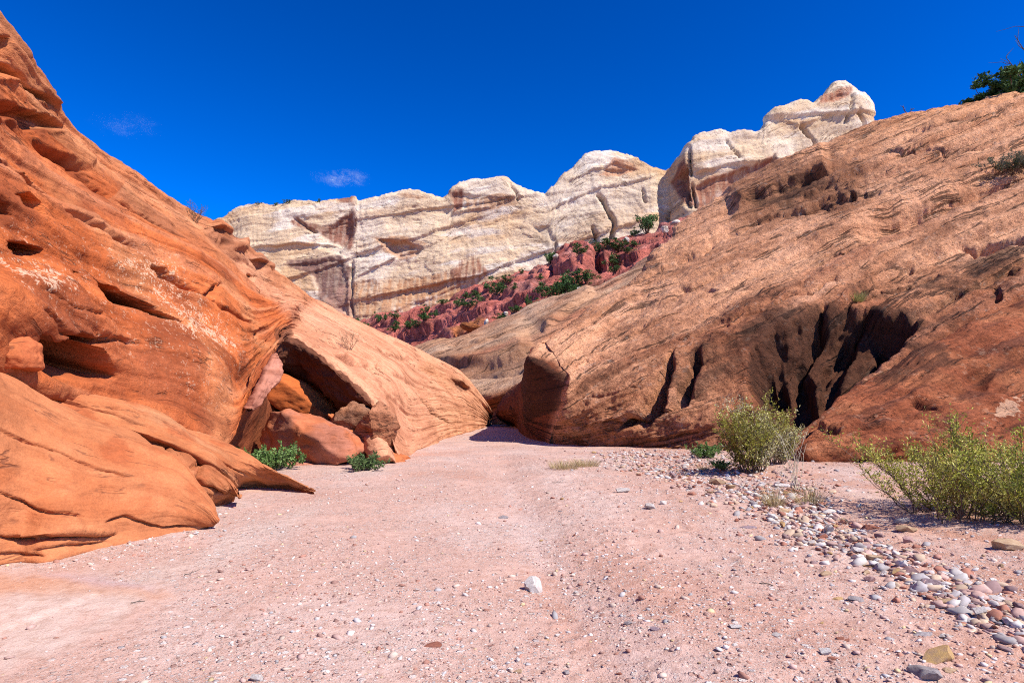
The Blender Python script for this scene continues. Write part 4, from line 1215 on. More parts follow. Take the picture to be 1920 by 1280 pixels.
def stain(poly, color, amount=.9, streaky=.6, soft=5, amp=10):
    s_ = K.sdist(poly, amp, .06, 7)
    w = smooth(s_, -soft * .5, soft * .5) * amount * (1 - streaky + streaky * smooth(streak, -.2, .1))
    K.col = mixc(K.col, color, w)
stain([(546, 418), (560, 410), (600, 430), (664, 400), (668, 378), (669, 430), (655, 465), (630, 455), (590, 440), (555, 428)], BR, .95, .3)
stain([(530, 500), (545, 488), (600, 480), (640, 476), (655, 500), (657, 560), (620, 600), (600, 560), (585, 520)], DB, .9, .25)
stain([(615, 560), (655, 520), (660, 590), (640, 600)], (.34, .19, .14), .9, .4)
stain([(525, 505), (575, 515), (585, 545), (560, 540), (530, 525)], (.58, .37, .2), .9, .2)
stain([(700, 448), (760, 442), (802, 460), (785, 482), (745, 488), (720, 470)], (.42, .22, .12), .9, .3)
stain([(662, 520), (740, 525), (830, 510), (900, 490), (915, 520), (880, 545), (800, 575), (740, 595), (665, 600)], TN, .85, .75)
stain([(840, 505), (870, 490), (900, 488), (915, 515), (880, 530), (850, 530)], BR, .8, .7)
stain([(845, 365), (868, 360), (866, 395), (848, 400)], BR, .95, .2)
stain([(868, 375), (970, 368), (968, 382), (930, 395), (880, 398)], (.42, .24, .14), .9, .4)
stain([(745, 362), (780, 368), (800, 372), (770, 375)], (.42, .22, .12), .8, .3)
stain([(628, 372), (664, 368), (666, 384), (640, 382)], BR, .9, .2)
stain([(995, 428), (1040, 420), (1050, 450), (1030, 470), (1000, 445)], (.24, .17, .12), .75, .5)
stain([(1120, 330), (1150, 298), (1200, 318), (1165, 335)], (.46, .22, .12), .9, .3)
stain([(1255, 345), (1280, 300), (1294, 330), (1304, 390), (1270, 365)], (.26, .10, .065), .95, .2)  # left-facing notch lies in shade; its darkness is baked into the colour
stain([(1300, 345), (1455, 295), (1456, 345), (1310, 410)], (.30, .125, .075), .98, .35)
stain([(1415, 305), (1448, 298), (1450, 335), (1418, 345)], (.28, .10, .07), .85, .5)
stain([(1530, 198), (1550, 175), (1575, 165), (1596, 168), (1594, 180), (1560, 196)], (.40, .16, .09), .9, .3)
stain([(1500, 250), (1580, 215), (1590, 240), (1560, 280), (1520, 300)], (.56, .43, .31), .7, .2)
stain([(1000, 420), (1120, 370), (1250, 340), (1255, 375), (1140, 430), (1030, 450)], (.58, .46, .33), .6, .2)
K.lich[:] = .12
cliff = K.build("white_cliff", M_CLIFF)
tag(cliff, "tall white and tan sandstone cliff closing the canyon", None, None, "structure")
#OBJECTS_BELOW
# ------------------------------------------------------------------ plants
def leaf_material(name, translucent=.25):
    return attr_material(name, rough=.7, noise_scale=40, amount=.15, bump=0, translucent=translucent)

M_LEAF = leaf_material("leaf")
M_NEEDLE = leaf_material("juniper_foliage", .1)
M_STRAW = leaf_material("dry_grass", .2)
def plain(name, c1, c2, scale=12):
    return stone_material(name, c1, c2, scale)
M_TWIG = plain("grey_brown_twig", (.20, .14, .10), (.12, .08, .06), 30)
M_DEADWOOD = plain("weathered_grey_wood", (.16, .13, .11), (.09, .075, .065), 30)
M_BARK = plain("juniper_bark", (.16, .10, .07), (.09, .06, .045), 30)

def tubes(paths, sides=3):
    """paths: list of (points n x 3, radii n); returns verts, quads"""
    V, Fq, base = [], [], 0
    for pts, rad in paths:
        pts = np.asarray(pts); n = len(pts)
        tan = np.gradient(pts, axis=0); tan /= np.linalg.norm(tan, axis=1, keepdims=True) + 1e-9
        ref = np.array([0.31, .17, .93]) if abs(tan[0, 2]) < .9 else np.array([1.0, .1, 0])
        u = np.cross(tan, ref); u /= np.linalg.norm(u, axis=1, keepdims=True) + 1e-9
        w = np.cross(tan, u)
        for k in range(sides):
            a = 2 * math.pi * k / sides
            V.append(pts + (u * math.cos(a) + w * math.sin(a)) * np.asarray(rad)[:, None])
        idx = base + np.arange(sides)[:, None] * n + np.arange(n)[None]
        for k in range(sides):
            a, c = idx[k], idx[(k + 1) % sides]
            Fq.append(np.stack([a[:-1], c[:-1], c[1:], a[1:]], 1))
        base += sides * n
    return np.concatenate(V), np.concatenate(Fq)

def leaf_quads(pos, direction, length, width, r):
    """thin diamond leaves"""
    n = len(pos)
    d = direction / (np.linalg.norm(direction, axis=1, keepdims=True) + 1e-9)
    s_ = np.cross(d, r.normal(size=(n, 3))); s_ /= np.linalg.norm(s_, axis=1, keepdims=True) + 1e-9
    L_ = length[:, None]; W_ = width[:, None]
    V = np.stack([pos, pos + d * L_ * .45 + s_ * W_, pos + d * L_, pos + d * L_ * .5 - s_ * W_], 1).reshape(-1, 3)
    return V, np.arange(4 * n).reshape(n, 4)

def bent(r, start, az, lean, length, n=7, droop=.0, wob=.08):
    t = np.linspace(0, 1, n)
    d0 = np.array([math.cos(az) * math.sin(lean), math.sin(az) * math.sin(lean), math.cos(lean)])
    p = start + np.outer(t * length, d0)
    p[:, 2] -= droop * length * t ** 2
    w = np.cumsum(r.normal(size=(n, 3)) * wob * length / n, axis=0); w[0] = 0
    return p + w

def shrub_meshes(seed, height, radius, stems, twigs, leaves, leaf_len, leaf_w, palette, dome=1.0, base_r=.25, start=.25, leafup=.6):
    r = np.random.default_rng(seed)
    paths, lp, ld = [], [], []
    for k in range(stems):
        az = r.uniform(0, 2 * math.pi)
        q = math.sqrt(r.uniform(0, 1))
        lean = q * math.atan2(radius, height) * 1.25
        ln = math.hypot(height * (1 - .35 * q * dome), radius * q) * r.uniform(.65, 1.05)
        st = np.array([math.cos(az), math.sin(az), 0]) * base_r * radius * q
        p = bent(r, st, az + r.normal() * .3, lean, ln, 8, .10 * q, .22)
        paths.append((p, np.linspace(.009, .002, 8) * (height / 1.3) ** .5))
        for j in range(twigs):
            t = r.uniform(start, .98); i0 = int(t * 7)
            o_ = p[i0] + (p[min(i0 + 1, 7)] - p[i0]) * (t * 7 - i0)
            tl = ln * r.uniform(.10, .26)
            tp = bent(r, o_, r.uniform(0, 2 * math.pi), r.uniform(.15, 1.1), tl, 4, .0, .15)
            paths.append((tp, np.linspace(.003, .001, 4)))
            m = leaves
            tt = r.uniform(.1, 1.05, m)
            pos = o_ + np.outer(tt, tp[-1] - o_) + r.normal(size=(m, 3)) * .018 * (height / 1.3)
            lp.append(pos); ld.append((tp[-1] - tp[0]) / tl * leafup + r.normal(size=(m, 3)) * .55)
    lp, ld = np.concatenate(lp), np.concatenate(ld)
    n = len(lp)
    V, Fq = leaf_quads(lp, ld, leaf_len * r.uniform(.6, 1.3, n), leaf_w * r.uniform(.7, 1.2, n), r)
    pal = np.array(palette)
    big = noise(lp * 3.0 / height + seed, seed)
    ci = np.clip(((big * 1.1 + .5) * len(pal) + r.normal(size=n) * .7).astype(int), 0, len(pal) - 1)
    c = pal[ci] * r.uniform(.8, 1.2, n)[:, None]
    c = np.repeat(c, 4, axis=0)
    fm = bpy.data.meshes.new("foliage"); fill_mesh(fm, V, Fq)
    add_attr(fm, "Col", 'FLOAT_COLOR', np.concatenate([c, np.ones((len(c), 1))], 1))
    tv, tf = tubes(paths)
    tm = bpy.data.meshes.new("stems"); fill_mesh(tm, tv, tf)
    return tm, fm

def empty(name, loc, rz=0.0, sc=1.0):
    o = bpy.data.objects.new(name, None); COL.objects.link(o)
    o.location = loc; o.rotation_euler = (0, 0, rz)
    o.scale = (sc, sc, sc) if np.isscalar(sc) else sc
    o.empty_display_size = .2
    return o

def place_shrub(name, meshes, loc, label, cat, rz=0.0, sc=1.0, group=None, leaf=None, wood=None):
    root = empty(name, loc, rz, sc)
    tag(root, label, cat, group)
    link("stems", meshes[0], wood or M_TWIG, root)
    link("foliage", meshes[1], leaf or M_LEAF, root)
    return root

YG = [(.17, .19, .03), (.31, .33, .045), (.46, .46, .08), (.58, .55, .17), (.46, .36, .09)]
bush_a = shrub_meshes(11, 1.35, 1.02, 62, 17, 15, .042, .0085, YG, base_r=.5, start=.10)
bush_b = shrub_meshes(12, 1.2, 1.0, 60, 17, 15, .042, .0085, YG[:4], base_r=.5, start=.10)
place_shrub("rabbitbrush", bush_a, on_ground(1795, 968) + np.array([0, 0, -.03]), "large yellow-green bush casting a shadow at the right, with a tall tip", "bush", 0.6)
place_shrub("rabbitbrush", bush_b, on_ground(1945, 972) + np.array([0, 0, -.03]), "darker green bush cut off by the right edge of the picture", "bush", 2.2)
YM = [(.20, .19, .03), (.31, .31, .05), (.42, .40, .10), (.52, .48, .20), (.52, .48, .30)]
bush_c = shrub_meshes(13, 1.85, .62, 46, 16, 13, .06, .013, YM, base_r=.4, start=.08)
place_shrub("rabbitbrush", bush_c, on_ground(1408, 884), "tall upright bush with pale tips in front of the dark alcove", "bush", 0.3)
bush_d = shrub_meshes(14, 1.2, .6, 40, 12, 10, .06, .012, YM[1:], base_r=.35, start=.08)
place_shrub("rabbitbrush", bush_d, on_ground(1455, 868), "smaller silvery bush leaning on the tall upright bush's right side", "bush", 1.3)
GR = [(.07, .13, .035), (.12, .21, .05), (.18, .30, .08), (.25, .38, .13)]
weed = shrub_meshes(15, .55, .55, 36, 7, 9, .07, .018, GR, base_r=.4, start=.1)
place_shrub("green_shrub", weed, on_ground(1322, 858), "small low green plant left of the tall upright bush", "plant", .4, .8)
place_shrub("green_shrub", (weed[0], weed[1]), on_ground(1352, 880), "tiny green plant at the tall upright bush's left foot", "plant", 2.4, .45)
cave_bush = shrub_meshes(16, .75, .85, 60, 9, 10, .085, .024, GR, base_r=.5, start=.1)
place_shrub("green_shrub", cave_bush, at(510, 879, 16.2) * np.array([1, 1, 0]) + np.array([0, 0, -.02]), "bright green leafy bush at the shaded mouth of the cave", "bush", .2, (.82, .75, .85))
place_shrub("green_shrub", shrub_meshes(17, .5, .55, 46, 8, 10, .07, .017, [(.07, .12, .04), (.12, .19, .06), (.17, .24, .09)], base_r=.5, start=.1),
            on_ground(684, 882), "small green bush on the sand right of the cave boulder", "bush", .5, .85)

def tuft_mesh(seed, height, radius, n, palette, width=.004):
    r = np.random.default_rng(seed)
    V, Fq, C, base = [], [], [], 0
    for k in range(n):
        az = r.uniform(0, 2 * math.pi); q = math.sqrt(r.uniform())
        st = np.array([math.cos(az), math.sin(az), 0]) * radius * .55 * q
        p = bent(r, st, az + r.normal() * .4, .15 + .75 * q * r.uniform(.4, 1), height * r.uniform(.5, 1.05), 5, .15, .12)
        side = np.array([-math.sin(az + r.normal()), math.cos(az + r.normal()), 0]) * width
        w = np.linspace(1, .15, 5)[:, None]
        V.append(np.concatenate([p - side * w, p + side * w]))
        i = base + np.arange(5)
        Fq.append(np.stack([i[:-1], i[1:], i[1:] + 5, i[:-1] + 5], 1)); base += 10
        C.append(np.tile(np.array(palette[r.integers(len(palette))]) * r.uniform(.8, 1.2), (10, 1)))
    V, Fq, C = np.concatenate(V), np.concatenate(Fq), np.concatenate(C)
    me = bpy.data.meshes.new("dry_grass_blades"); fill_mesh(me, V, Fq)
    add_attr(me, "Col", 'FLOAT_COLOR', np.concatenate([C, np.ones((len(C), 1))], 1))
    return me

STRAW = [(.52, .42, .22), (.60, .50, .30), (.42, .32, .16), (.34, .27, .12)]
for k, (px, py, h, rad, n, lab) in enumerate([
        (1058, 878, .30, .60, 420, "straw-coloured dry grass clump beside the cobbles, left half"),
        (1098, 874, .28, .60, 420, "straw-coloured dry grass clump beside the cobbles, right half"),
        (1452, 948, .42, .22, 160, "brown-green grass tuft among the cobbles beside a tan stone"),
        (1517, 945, .40, .32, 170, "wispy brown grass tuft at the right rim of the cobbles"),
        (1320, 880, .18, .22, 90, "thin grass tuft just below the small low green plant")]):
    o = link("grass_tuft", tuft_mesh(60 + k, h, rad, n, STRAW), M_STRAW); o.location = on_ground(px, py)
    tag(o, lab, "grass")
# pale dry stalks
r = np.random.default_rng(5)
pp = []
for k in range(9):
    p = bent(r, np.array([r.normal() * .04, r.normal() * .04, 0]), r.uniform(0, 6.28), r.uniform(.05, .45), r.uniform(.5, .95), 6, .03, .12)
    pp.append((p, np.linspace(.007, .003, 6)))
    for j in range(2):
        pp.append((bent(r, p[3 + j], r.uniform(0, 6.28), r.uniform(.3, .7), .28, 4), np.linspace(.004, .002, 4)))
v_, f_ = tubes(pp)
me = bpy.data.meshes.new("dry_stalks"); fill_mesh(me, v_, f_)
o = link("dry_stalks", me, plain("pale_dry_stalk", (.55, .48, .36), (.45, .38, .28), 20)); o.location = on_ground(1494, 922)
tag(o, "thin pale dry stalks standing above the cobbles", "dry plant")

# ------------------------------------------------------------------ junipers on the talus and skylines
def juniper_mesh(seed, leaves=420):
    """unit tree about 1 m tall and 1 m wide, with a short forked trunk"""
    r = np.random.default_rng(seed)
    paths = []
    lp = []
    nb = 11
    for k in range(nb):
        az = 2 * math.pi * k / nb + r.normal() * .4
        p = bent(r, np.array([0, 0, .02]), az, r.uniform(.15, 1.05), r.uniform(.45, .9), 6, -.05, .3)
        paths.append((p, np.linspace(.03, .006, 6)))
        c = p[-1] + r.normal(size=3) * .05; c2 = p[3]
        for cc, rr, m in ((c, r.uniform(.13, .22), leaves // nb), (c2, r.uniform(.10, .18), leaves // nb // 2)):
            d = r.normal(size=(m, 3)); d /= np.linalg.norm(d, axis=1, keepdims=True)
            lp.append(cc + d * rr * r.uniform(.35, 1.0, (m, 1)) * np.array([1, 1, .85]))
    lp = np.concatenate(lp); lp[:, 2] = np.maximum(lp[:, 2], .05); n = len(lp)
    V, Fq = leaf_quads(lp, r.normal(size=(n, 3)) + np.array([0, 0, .6]), r.uniform(.05, .12, n), r.uniform(.016, .032, n), r)
    pal = np.array([(.030, .065, .018), (.045, .10, .025), (.075, .15, .04), (.11, .19, .055)])
    c = pal[np.clip((noise(lp * 4 + seed, seed) * 3 + 1.6 + r.normal(size=n) * .7).astype(int), 0, 3)] * r.uniform(.8, 1.2, (n, 1))
    c = np.repeat(c, 4, axis=0)
    fm = bpy.data.meshes.new("crown"); fill_mesh(fm, V, Fq)
    add_attr(fm, "Col", 'FLOAT_COLOR', np.concatenate([c, np.ones((len(c), 1))], 1))
    tv, tf = tubes(paths, 4)
    tm = bpy.data.meshes.new("trunk"); fill_mesh(tm, tv, tf)
    return tm, fm

JUN = [juniper_mesh(200 + k, 900) for k in range(5)]
def juniper(k, loc, w, h, label, group, rz):
    root = empty("juniper_tree", loc, rz, (w, w, h))
    tag(root, label, "tree", group)
    link("trunk", JUN[k % 5][0], M_BARK, root); link("crown", JUN[k % 5][1], M_NEEDLE, root)
    return root

talus_trees = [(671, 610, 14, 14), (683, 612, 10, 10), (707, 602, 12, 16), (719, 600, 10, 13), (737, 596, 14, 12), (741, 617, 20, 16), (762, 617, 16, 14), (779, 617, 14, 16), (793, 599, 22, 13),
    (798, 582, 14, 12), (815, 591, 16, 11), (827, 573, 14, 10), (856, 574, 12, 16), (877, 572, 26, 14), (896, 564, 14, 14), (873, 557, 18, 12), (892, 552, 16, 10), (926, 552, 26, 26), (948, 527, 22, 14),
    (962, 540, 12, 12), (979, 509, 9, 9), (987, 572, 14, 20), (965, 583, 18, 12), (940, 599, 20, 12), (1029, 493, 22, 22), (1015, 520, 10, 10), (1034, 558, 34, 28), (1056, 552, 40, 30), (1077, 536, 36, 28), (1099, 524, 30, 18),
    (1106, 543, 22, 12), (1084, 474, 36, 18), (1121, 471, 20, 18), (1140, 464, 30, 18), (1162, 468, 26, 16), (1146, 496, 26, 20), (1152, 508, 20, 14), (1188, 440, 16, 14), (1215, 432, 30, 36), (1190, 458, 20, 10), (1176, 470, 18, 10), (1010, 574, 18, 12)]
special = {(926, 552): "large juniper on the upper rim of the talus, left of the maroon knobs", (1215, 432): "tallest juniper, highest on the talus beside the brown slope",
           (1029, 493): "juniper standing alone against the cliff, left of the maroon knobs", (1084, 474): "juniper growing directly on top of the maroon knobs",
           (987, 572): "narrow upright juniper low on the talus, left of the biggest thicket", (671, 610): "leftmost juniper, peeping over the orange slope's skyline"}
ORD = ["first", "second", "third", "fourth", "fifth", "sixth", "seventh", "eighth", "ninth", "tenth", "eleventh", "twelfth", "thirteenth", "fourteenth", "fifteenth", "sixteenth",
       "seventeenth", "eighteenth", "nineteenth", "twentieth"] + [f"twenty-{q}" for q in ("first", "second", "third", "fourth", "fifth", "sixth", "seventh", "eighth", "ninth")] + ["thirtieth"] + \
      [f"{p_}-{q}" if q else f"{p_[:-1]}ieth" for p_ in ("thirty", "forty", "fifty", "sixty", "seventy") for q in ("first", "second", "third", "fourth", "fifth", "sixth", "seventh", "eighth", "ninth", "")]
ORD = ORD[:30] + [w for w in ORD[30:39]] + ["fortieth"] + ORD[40:49] + ["fiftieth"] + ORD[50:59] + ["sixtieth"] + ORD[60:69] + ["seventieth"] + ORD[70:79]
region_count = {}
for k, (px, py, w, h) in enumerate(sorted(talus_trees)):
    P_, _ = T.find(px, py)
    m = P_[1] / F
    lab = special.get((px, py))
    grp = "junipers dotted over the maroon talus"
    if lab is None:
        if 1030 <= px <= 1110 and py > 515: lab = "dark juniper in the dense thicket below the maroon knobs"
        elif px < 830: lab = "small dark juniper on the lower left talus under the cliff"
        elif px < 1020: lab = "dark juniper on the middle talus ledges under the cliff"
        else: lab = "dark juniper on the upper right talus under the cliff"
        region_count[lab] = region_count.get(lab, 0) + 1
        lab = ORD[region_count[lab] - 1] + " from the left, " + lab
    juniper(k, P_ + np.array([0, 0, -.15]), w * m * 1.22 * (.8 + .5 * ((k * 37) % 10) / 10), h * m * 1.28, lab, grp, k * 1.7)
for k, (px, py, w, h, lab) in enumerate([(482, 381, 10, 6, "left one of three tiny shrubs on the cliff's left rim"), (515, 381, 10, 6, "middle one of three tiny shrubs on the cliff's left rim"), (540, 378, 16, 8, "right one of three tiny shrubs on the cliff's left rim"),
                                         (597, 377, 10, 8, "tiny lone shrub on the cliff rim, left of the brown overhang")]):
    P_, _ = K.find(px, py)
    m = P_[1] / F
    juniper(k + 2, P_ + np.array([0, .5, -.2]), w * m, h * m * 1.3, lab, "tiny shrubs on the cliff rim", k)

# junipers and dead wood on the right skyline
big_jun = [juniper_mesh(300 + k, 2600) for k in range(2)]
for k, (px, py, w, h, d, lab) in enumerate([(1905, 188, 3.6, 3.0, 43.5, "dense dark juniper on the right skyline at the picture's edge"), (1850, 194, 2.2, 1.5, 44.5, "lower juniper on the right skyline, left of the dense dark one")]):
    P_ = at(px, py, d)
    root = empty("juniper_tree", P_ + np.array([0, 0, -.35]), k * 2.0, (w, w, h)); tag(root, lab, "tree")
    link("trunk", big_jun[k][0], M_BARK, root); link("crown", big_jun[k][1], M_NEEDLE, root)

def dead_branches(name, loc, tips, rad, label, cat, seed):
    r = np.random.default_rng(seed); paths = []
    for tip in tips:
        t = np.linspace(0, 1, 8)[:, None]
        p = np.asarray(tip) * t + np.cumsum(r.normal(size=(8, 3)) * .03 * np.linalg.norm(tip), axis=0) * (t > 0)
        paths.append((p, np.linspace(rad, rad * .3, 8)))
        for j in range(5):
            i = r.integers(3, 8)
            q = bent(r, p[i], r.uniform(0, 6.28), r.uniform(.2, 1.4), np.linalg.norm(tip) * r.uniform(.15, .4), 5, 0, .3)
            paths.append((q, np.linspace(rad * .45, rad * .12, 5)))
    v, f = tubes(paths, 4)
    me = bpy.data.meshes.new(name); fill_mesh(me, v, f)
    o = link(name, me, M_DEADWOOD); o.location = loc
    return tag(o, label, cat)
base = at(1968, 190, 42.5)
dead_branches("dead_tree", base, [at(1895, 45, 42.5) - base, at(1880, 102, 42.0) - base, at(1990, 40, 43) - base, at(1905, 75, 42.3) - base], .075,
              "bare grey dead branches reaching into the top right corner", "dead tree", 3)
base = at(1700, 214, 46.5)
dead_branches("dead_twig", base, [at(1690, 201, 46.5) - base, at(1714, 202, 46.3) - base], .05, "small dark bent twig on the right skyline", "dead branch", 4)
scrub = shrub_meshes(21, 1.3, 1.3, 70, 8, 8, .12, .02, [(.10, .11, .07), (.16, .16, .11), (.07, .09, .045)], base_r=.4)
P_, _ = R.find(1890, 318)
place_shrub("scrub_bush", scrub, P_ + np.array([0, 0, -.2]), "grey-green scrub bush in a crease high on the brown slope", "bush", .3)
P_, _ = R.find(1606, 562)
o = link("grass_tuft", tuft_mesh(80, .6, .5, 200, [(.42, .38, .12), (.34, .33, .12)], .012), M_STRAW); o.location = P_
tag(o, "yellow grass tuft on the brown slope above the dark alcove", "grass")
P_, _ = L.find(366, 412)
place_shrub("scrub_bush", shrub_meshes(22, .9, .5, 22, 6, 4, .06, .008, [(.14, .12, .07), (.2, .17, .1)], base_r=.3), P_ + np.array([0, 0, -.1]), "thin twiggy bush on the orange slope's skyline", "bush")
P_, _ = L.find(655, 652)
place_shrub("scrub_bush", shrub_meshes(23, .8, .4, 16, 5, 3, .05, .007, [(.2, .15, .08), (.25, .2, .1)], base_r=.3), P_ + np.array([0, 0, -.05]), "thin dry bush on the orange slope above the cave brow", "bush")

# pale blocks on the talus
def talus_block(seed, px, py, w, h, color, alt, mat, label):
    P_, _ = T.find(px, py); m = P_[1] / F
    big_rock("fallen_block", seed, P_ + np.array([0, -.3, h * m * .3]), (w * m * .5, w * m * .45, h * m * .5), seed * .7, (.1, .2), color, alt, mat, label, "rock", sub=3, cuts=9)
WH, WH2 = (.68, .62, .54), (.6, .5, .4)
talus_block(41, 1243, 434, 18, 16, WH, WH2, M_CLIFF, "rounded white block right of the tallest juniper")
talus_block(42, 1268, 418, 26, 12, WH, WH2, M_CLIFF, "long white block at the top right corner of the talus")
talus_block(43, 1172, 455, 14, 12, WH, WH2, M_CLIFF, "small white block left of the tallest juniper")
talus_block(44, 911, 607, 10, 16, WH, WH2, M_CLIFF, "small upright white block on the low talus edge")
talus_block(45, 1090, 545, 30, 12, WH, WH2, M_CLIFF, "pale slab below the biggest juniper thicket")
talus_block(46, 884, 626, 50, 16, (.56, .22, .08), (.5, .2, .08), M_TALUS, "bright orange rock at the lower edge of the talus")
talus_block(47, 1040, 482, 12, 10, WH, WH2, M_CLIFF, "white block on the cliff foot beside the lone juniper")
talus_block(48, 945, 590, 14, 10, WH, WH2, M_CLIFF, "pale small block among low junipers on the talus")

# ------------------------------------------------------------------ stones on the wash
STM = {
    "white": stone_material("white_stone", (.62, .57, .53), (.48, .42, .38)),
    "grey": stone_material("grey_stone", (.36, .32, .31), (.26, .22, .22)),
    "tan": stone_material("tan_stone", (.52, .37, .23), (.42, .27, .16)),
    "yellow": stone_material("yellow_stone", (.52, .33, .13), (.42, .27, .15)),
    "red": stone_material("rust_red_stone", (.34, .13, .08), (.26, .10, .07)),
    "pink": stone_material("pink_stone", (.48, .31, .28), (.38, .22, .20)),
    "purple": stone_material("purple_grey_stone", (.34, .25, .27), (.23, .16, .17)),
}
def stone_mesh(seed, flat):
    v, f = boulder_shape(seed, 3, 16, .07, .62, 3.0)
    v = v * np.array([1.0, .72, flat])
    v[:, 2] -= v[:, 2].min() * .72
    me = bpy.data.meshes.new("stone")
    fill_mesh(me, v, f, True)
    me.set_sharp_from_angle(angle=math.radians(22))
    return me
rs = np.random.default_rng(99)
MESH = {c: [] for c in STM}
for c in STM:
    for k in range(5):
        me = stone_mesh(700 + 7 * k + len(c), rs.uniform(.35, .75)); me.materials.append(STM[c]); MESH[c].append(me)

placed = []
def put_stone(px, py, w, colour, k, label, group=None, rz=None, hs=1.0, tilt=0.0, cat="stone"):
    q = on_ground(px, py)
    m = math.hypot(q[1], CAM_H) / F
    a = w * m * .5
    o = bpy.data.objects.new("stone", MESH[colour][k % 5]); COL.objects.link(o)
    o.location = (q[0], q[1] + a * .3, q[2] - a * .14)
    o.rotation_euler = (tilt, 0, rs.uniform(0, 6.28) if rz is None else rz)
    o.scale = (a, a, a * hs)
    placed.append((q[0], q[1], a))
    return tag(o, label, cat, group)

notable = [
    (998, 1110, 44, "white", 0, "angular white rock standing alone in the foreground wash", .3, 1.5), (945, 972, 20, "grey", 1, "small grey stone left of the rill in mid wash", 0, 1),
    (1745, 1272, 58, "grey", 2, "dark grey slab-like stone at the bottom right", -.5, .9), (1768, 1240, 66, "yellow", 3, "yellow-tan stone behind the dark grey slab-like stone", 0, .8), (1782, 1258, 36, "tan", 4, "pale tan flat stone right of the dark grey slab-like stone", .2, .5),
    (1606, 1128, 32, "grey", 0, "oval blue-grey cobble left of the cracked mud patch", 0, .8), (1572, 1124, 20, "yellow", 1, "yellow chip beside the oval blue-grey cobble", .3, .6), (1700, 995, 44, "tan", 2, "cream stone at the front edge of the bush's shadow", .2, .9),
    (1698, 978, 40, "grey", 3, "grey-striped flat stone lying in the bush's shadow", .4, .6), (1632, 992, 40, "red", 4, "rust-red flat stone left of the bush's shadow", .1, .7), (1704, 1016, 26, "pink", 0, "pointed pink stone in front of the cream stone", .2, 1.0),
    (1402, 990, 36, "purple", 1, "flat mauve cobble on the near edge of the stone bar", .1, .7), (1345, 908, 40, "tan", 2, "large cream-yellow cobble in the bar below the tall upright bush", .1, 1.1), (1368, 916, 26, "tan", 3, "smaller cream cobble touching the large cream-yellow one", .4, 1.0),
    (1312, 906, 16, "red", 4, "orange-red cobble just left of the large cream-yellow one", 0, 1), (1310, 852, 44, "white", 0, "white slab of rock at the far edge of the stone bar", -.2, .7), (1220, 952, 26, "white", 1, "white stone on the sand left of the stone bar, front one", 0, 1.0),
    (1245, 946, 20, "white", 2, "white stone on the sand left of the stone bar, right one", .5, 1.0), (1168, 922, 30, "white", 3, "flat white stone lying alone left of the stone bar", 0, .6), (1470, 962, 36, "tan", 4, "brown-tan stone beneath the brown-green grass tuft", .2, 1),
    (1478, 926, 16, "yellow", 0, "bright orange-yellow cobble beside the pale dry stalks", 0, 1), (1470, 912, 46, "white", 1, "long pale stone behind the pale dry stalks", 0, .45), (1612, 1038, 34, "white", 2, "pale grey-white cobble leading the lower stone row", .1, .9),
    (1638, 1050, 34, "tan", 3, "cream cobble next in the lower stone row", -.2, .9), (1630, 1062, 24, "yellow", 4, "golden-brown stone below the cream cobble in the row", 0, .8), (1668, 1060, 20, "pink", 0, "pink-white cobble right of the cream cobble in the row", .3, 1), (1548, 1078, 26, "tan", 1, "buff cobble alone left of the lower stone row", .2, .9),
    (1634, 1090, 22, "pink", 2, "lilac round stone below the lower stone row", 0, 1.2), (1684, 1076, 24, "yellow", 3, "dark golden stone left of a lilac-white cobble", .2, 1.0), (1708, 1076, 32, "pink", 4, "lilac-white cobble right of the dark golden stone", 0, 1.0),
    (1758, 1096, 44, "purple", 0, "dark mottled stone low in the lower stone row", .1, .8), (1775, 1130, 38, "tan", 1, "long buff stone tilted at the end of the lower row", -.5, .7), (1880, 1126, 54, "white", 2, "long flat white stone near the right edge", .1, .4), (1838, 1152, 24, "white", 3, "chunky white stone below the long flat white one", 0, 1.1), (1825, 1168, 28, "white", 4, "low white stone left below the long flat white one", .2, .7),
    (1905, 1030, 60, "tan", 0, "long tan rock cut by the right edge below the bushes", .1, .6), (1735, 1192, 42, "grey", 1, "pale grey crumbly stone on the mud at lower right", .2, .6), (1780, 1196, 34, "white", 2, "thin white stone right of the crumbly grey stone", .1, .45),
    (1548, 1226, 22, "white", 3, "white cobble beside a red stone at the bottom", 0, 1), (1562, 1236, 24, "red", 4, "red flat stone touching a white cobble at the bottom", -.2, .6), (1585, 1200, 26, "red", 0, "dark red wedge lying flat in the lower right foreground", -.2, .4),
    (480, 1276, 30, "white", 1, "white stone cut by the bottom edge on the left", 0, 1), (1180, 1170, 18, "grey", 2, "small grey pebble in the middle of the foreground", 0, .8), (1380, 1176, 24, "white", 3, "flat white pebble right of the pale sand track", 0, .5),
    (1460, 1192, 26, "white", 4, "bluish white flat pebble in the lower right centre", .2, .5), (1232, 1180, 22, "purple", 0, "dark mauve pebble on the pale sand track", .1, .7), (808, 1212, 40, "red", 1, "broad flat reddish stone low in the foreground centre", .1, .35), (1862, 1096, 16, "yellow", 2, "small yellow-brown stone above the long flat white one", 0, 1)]
for k, (px, py, w, c, mk, lab, rz, hs) in enumerate(notable):
    put_stone(px, py, w, c, mk, lab, None, rz, hs)

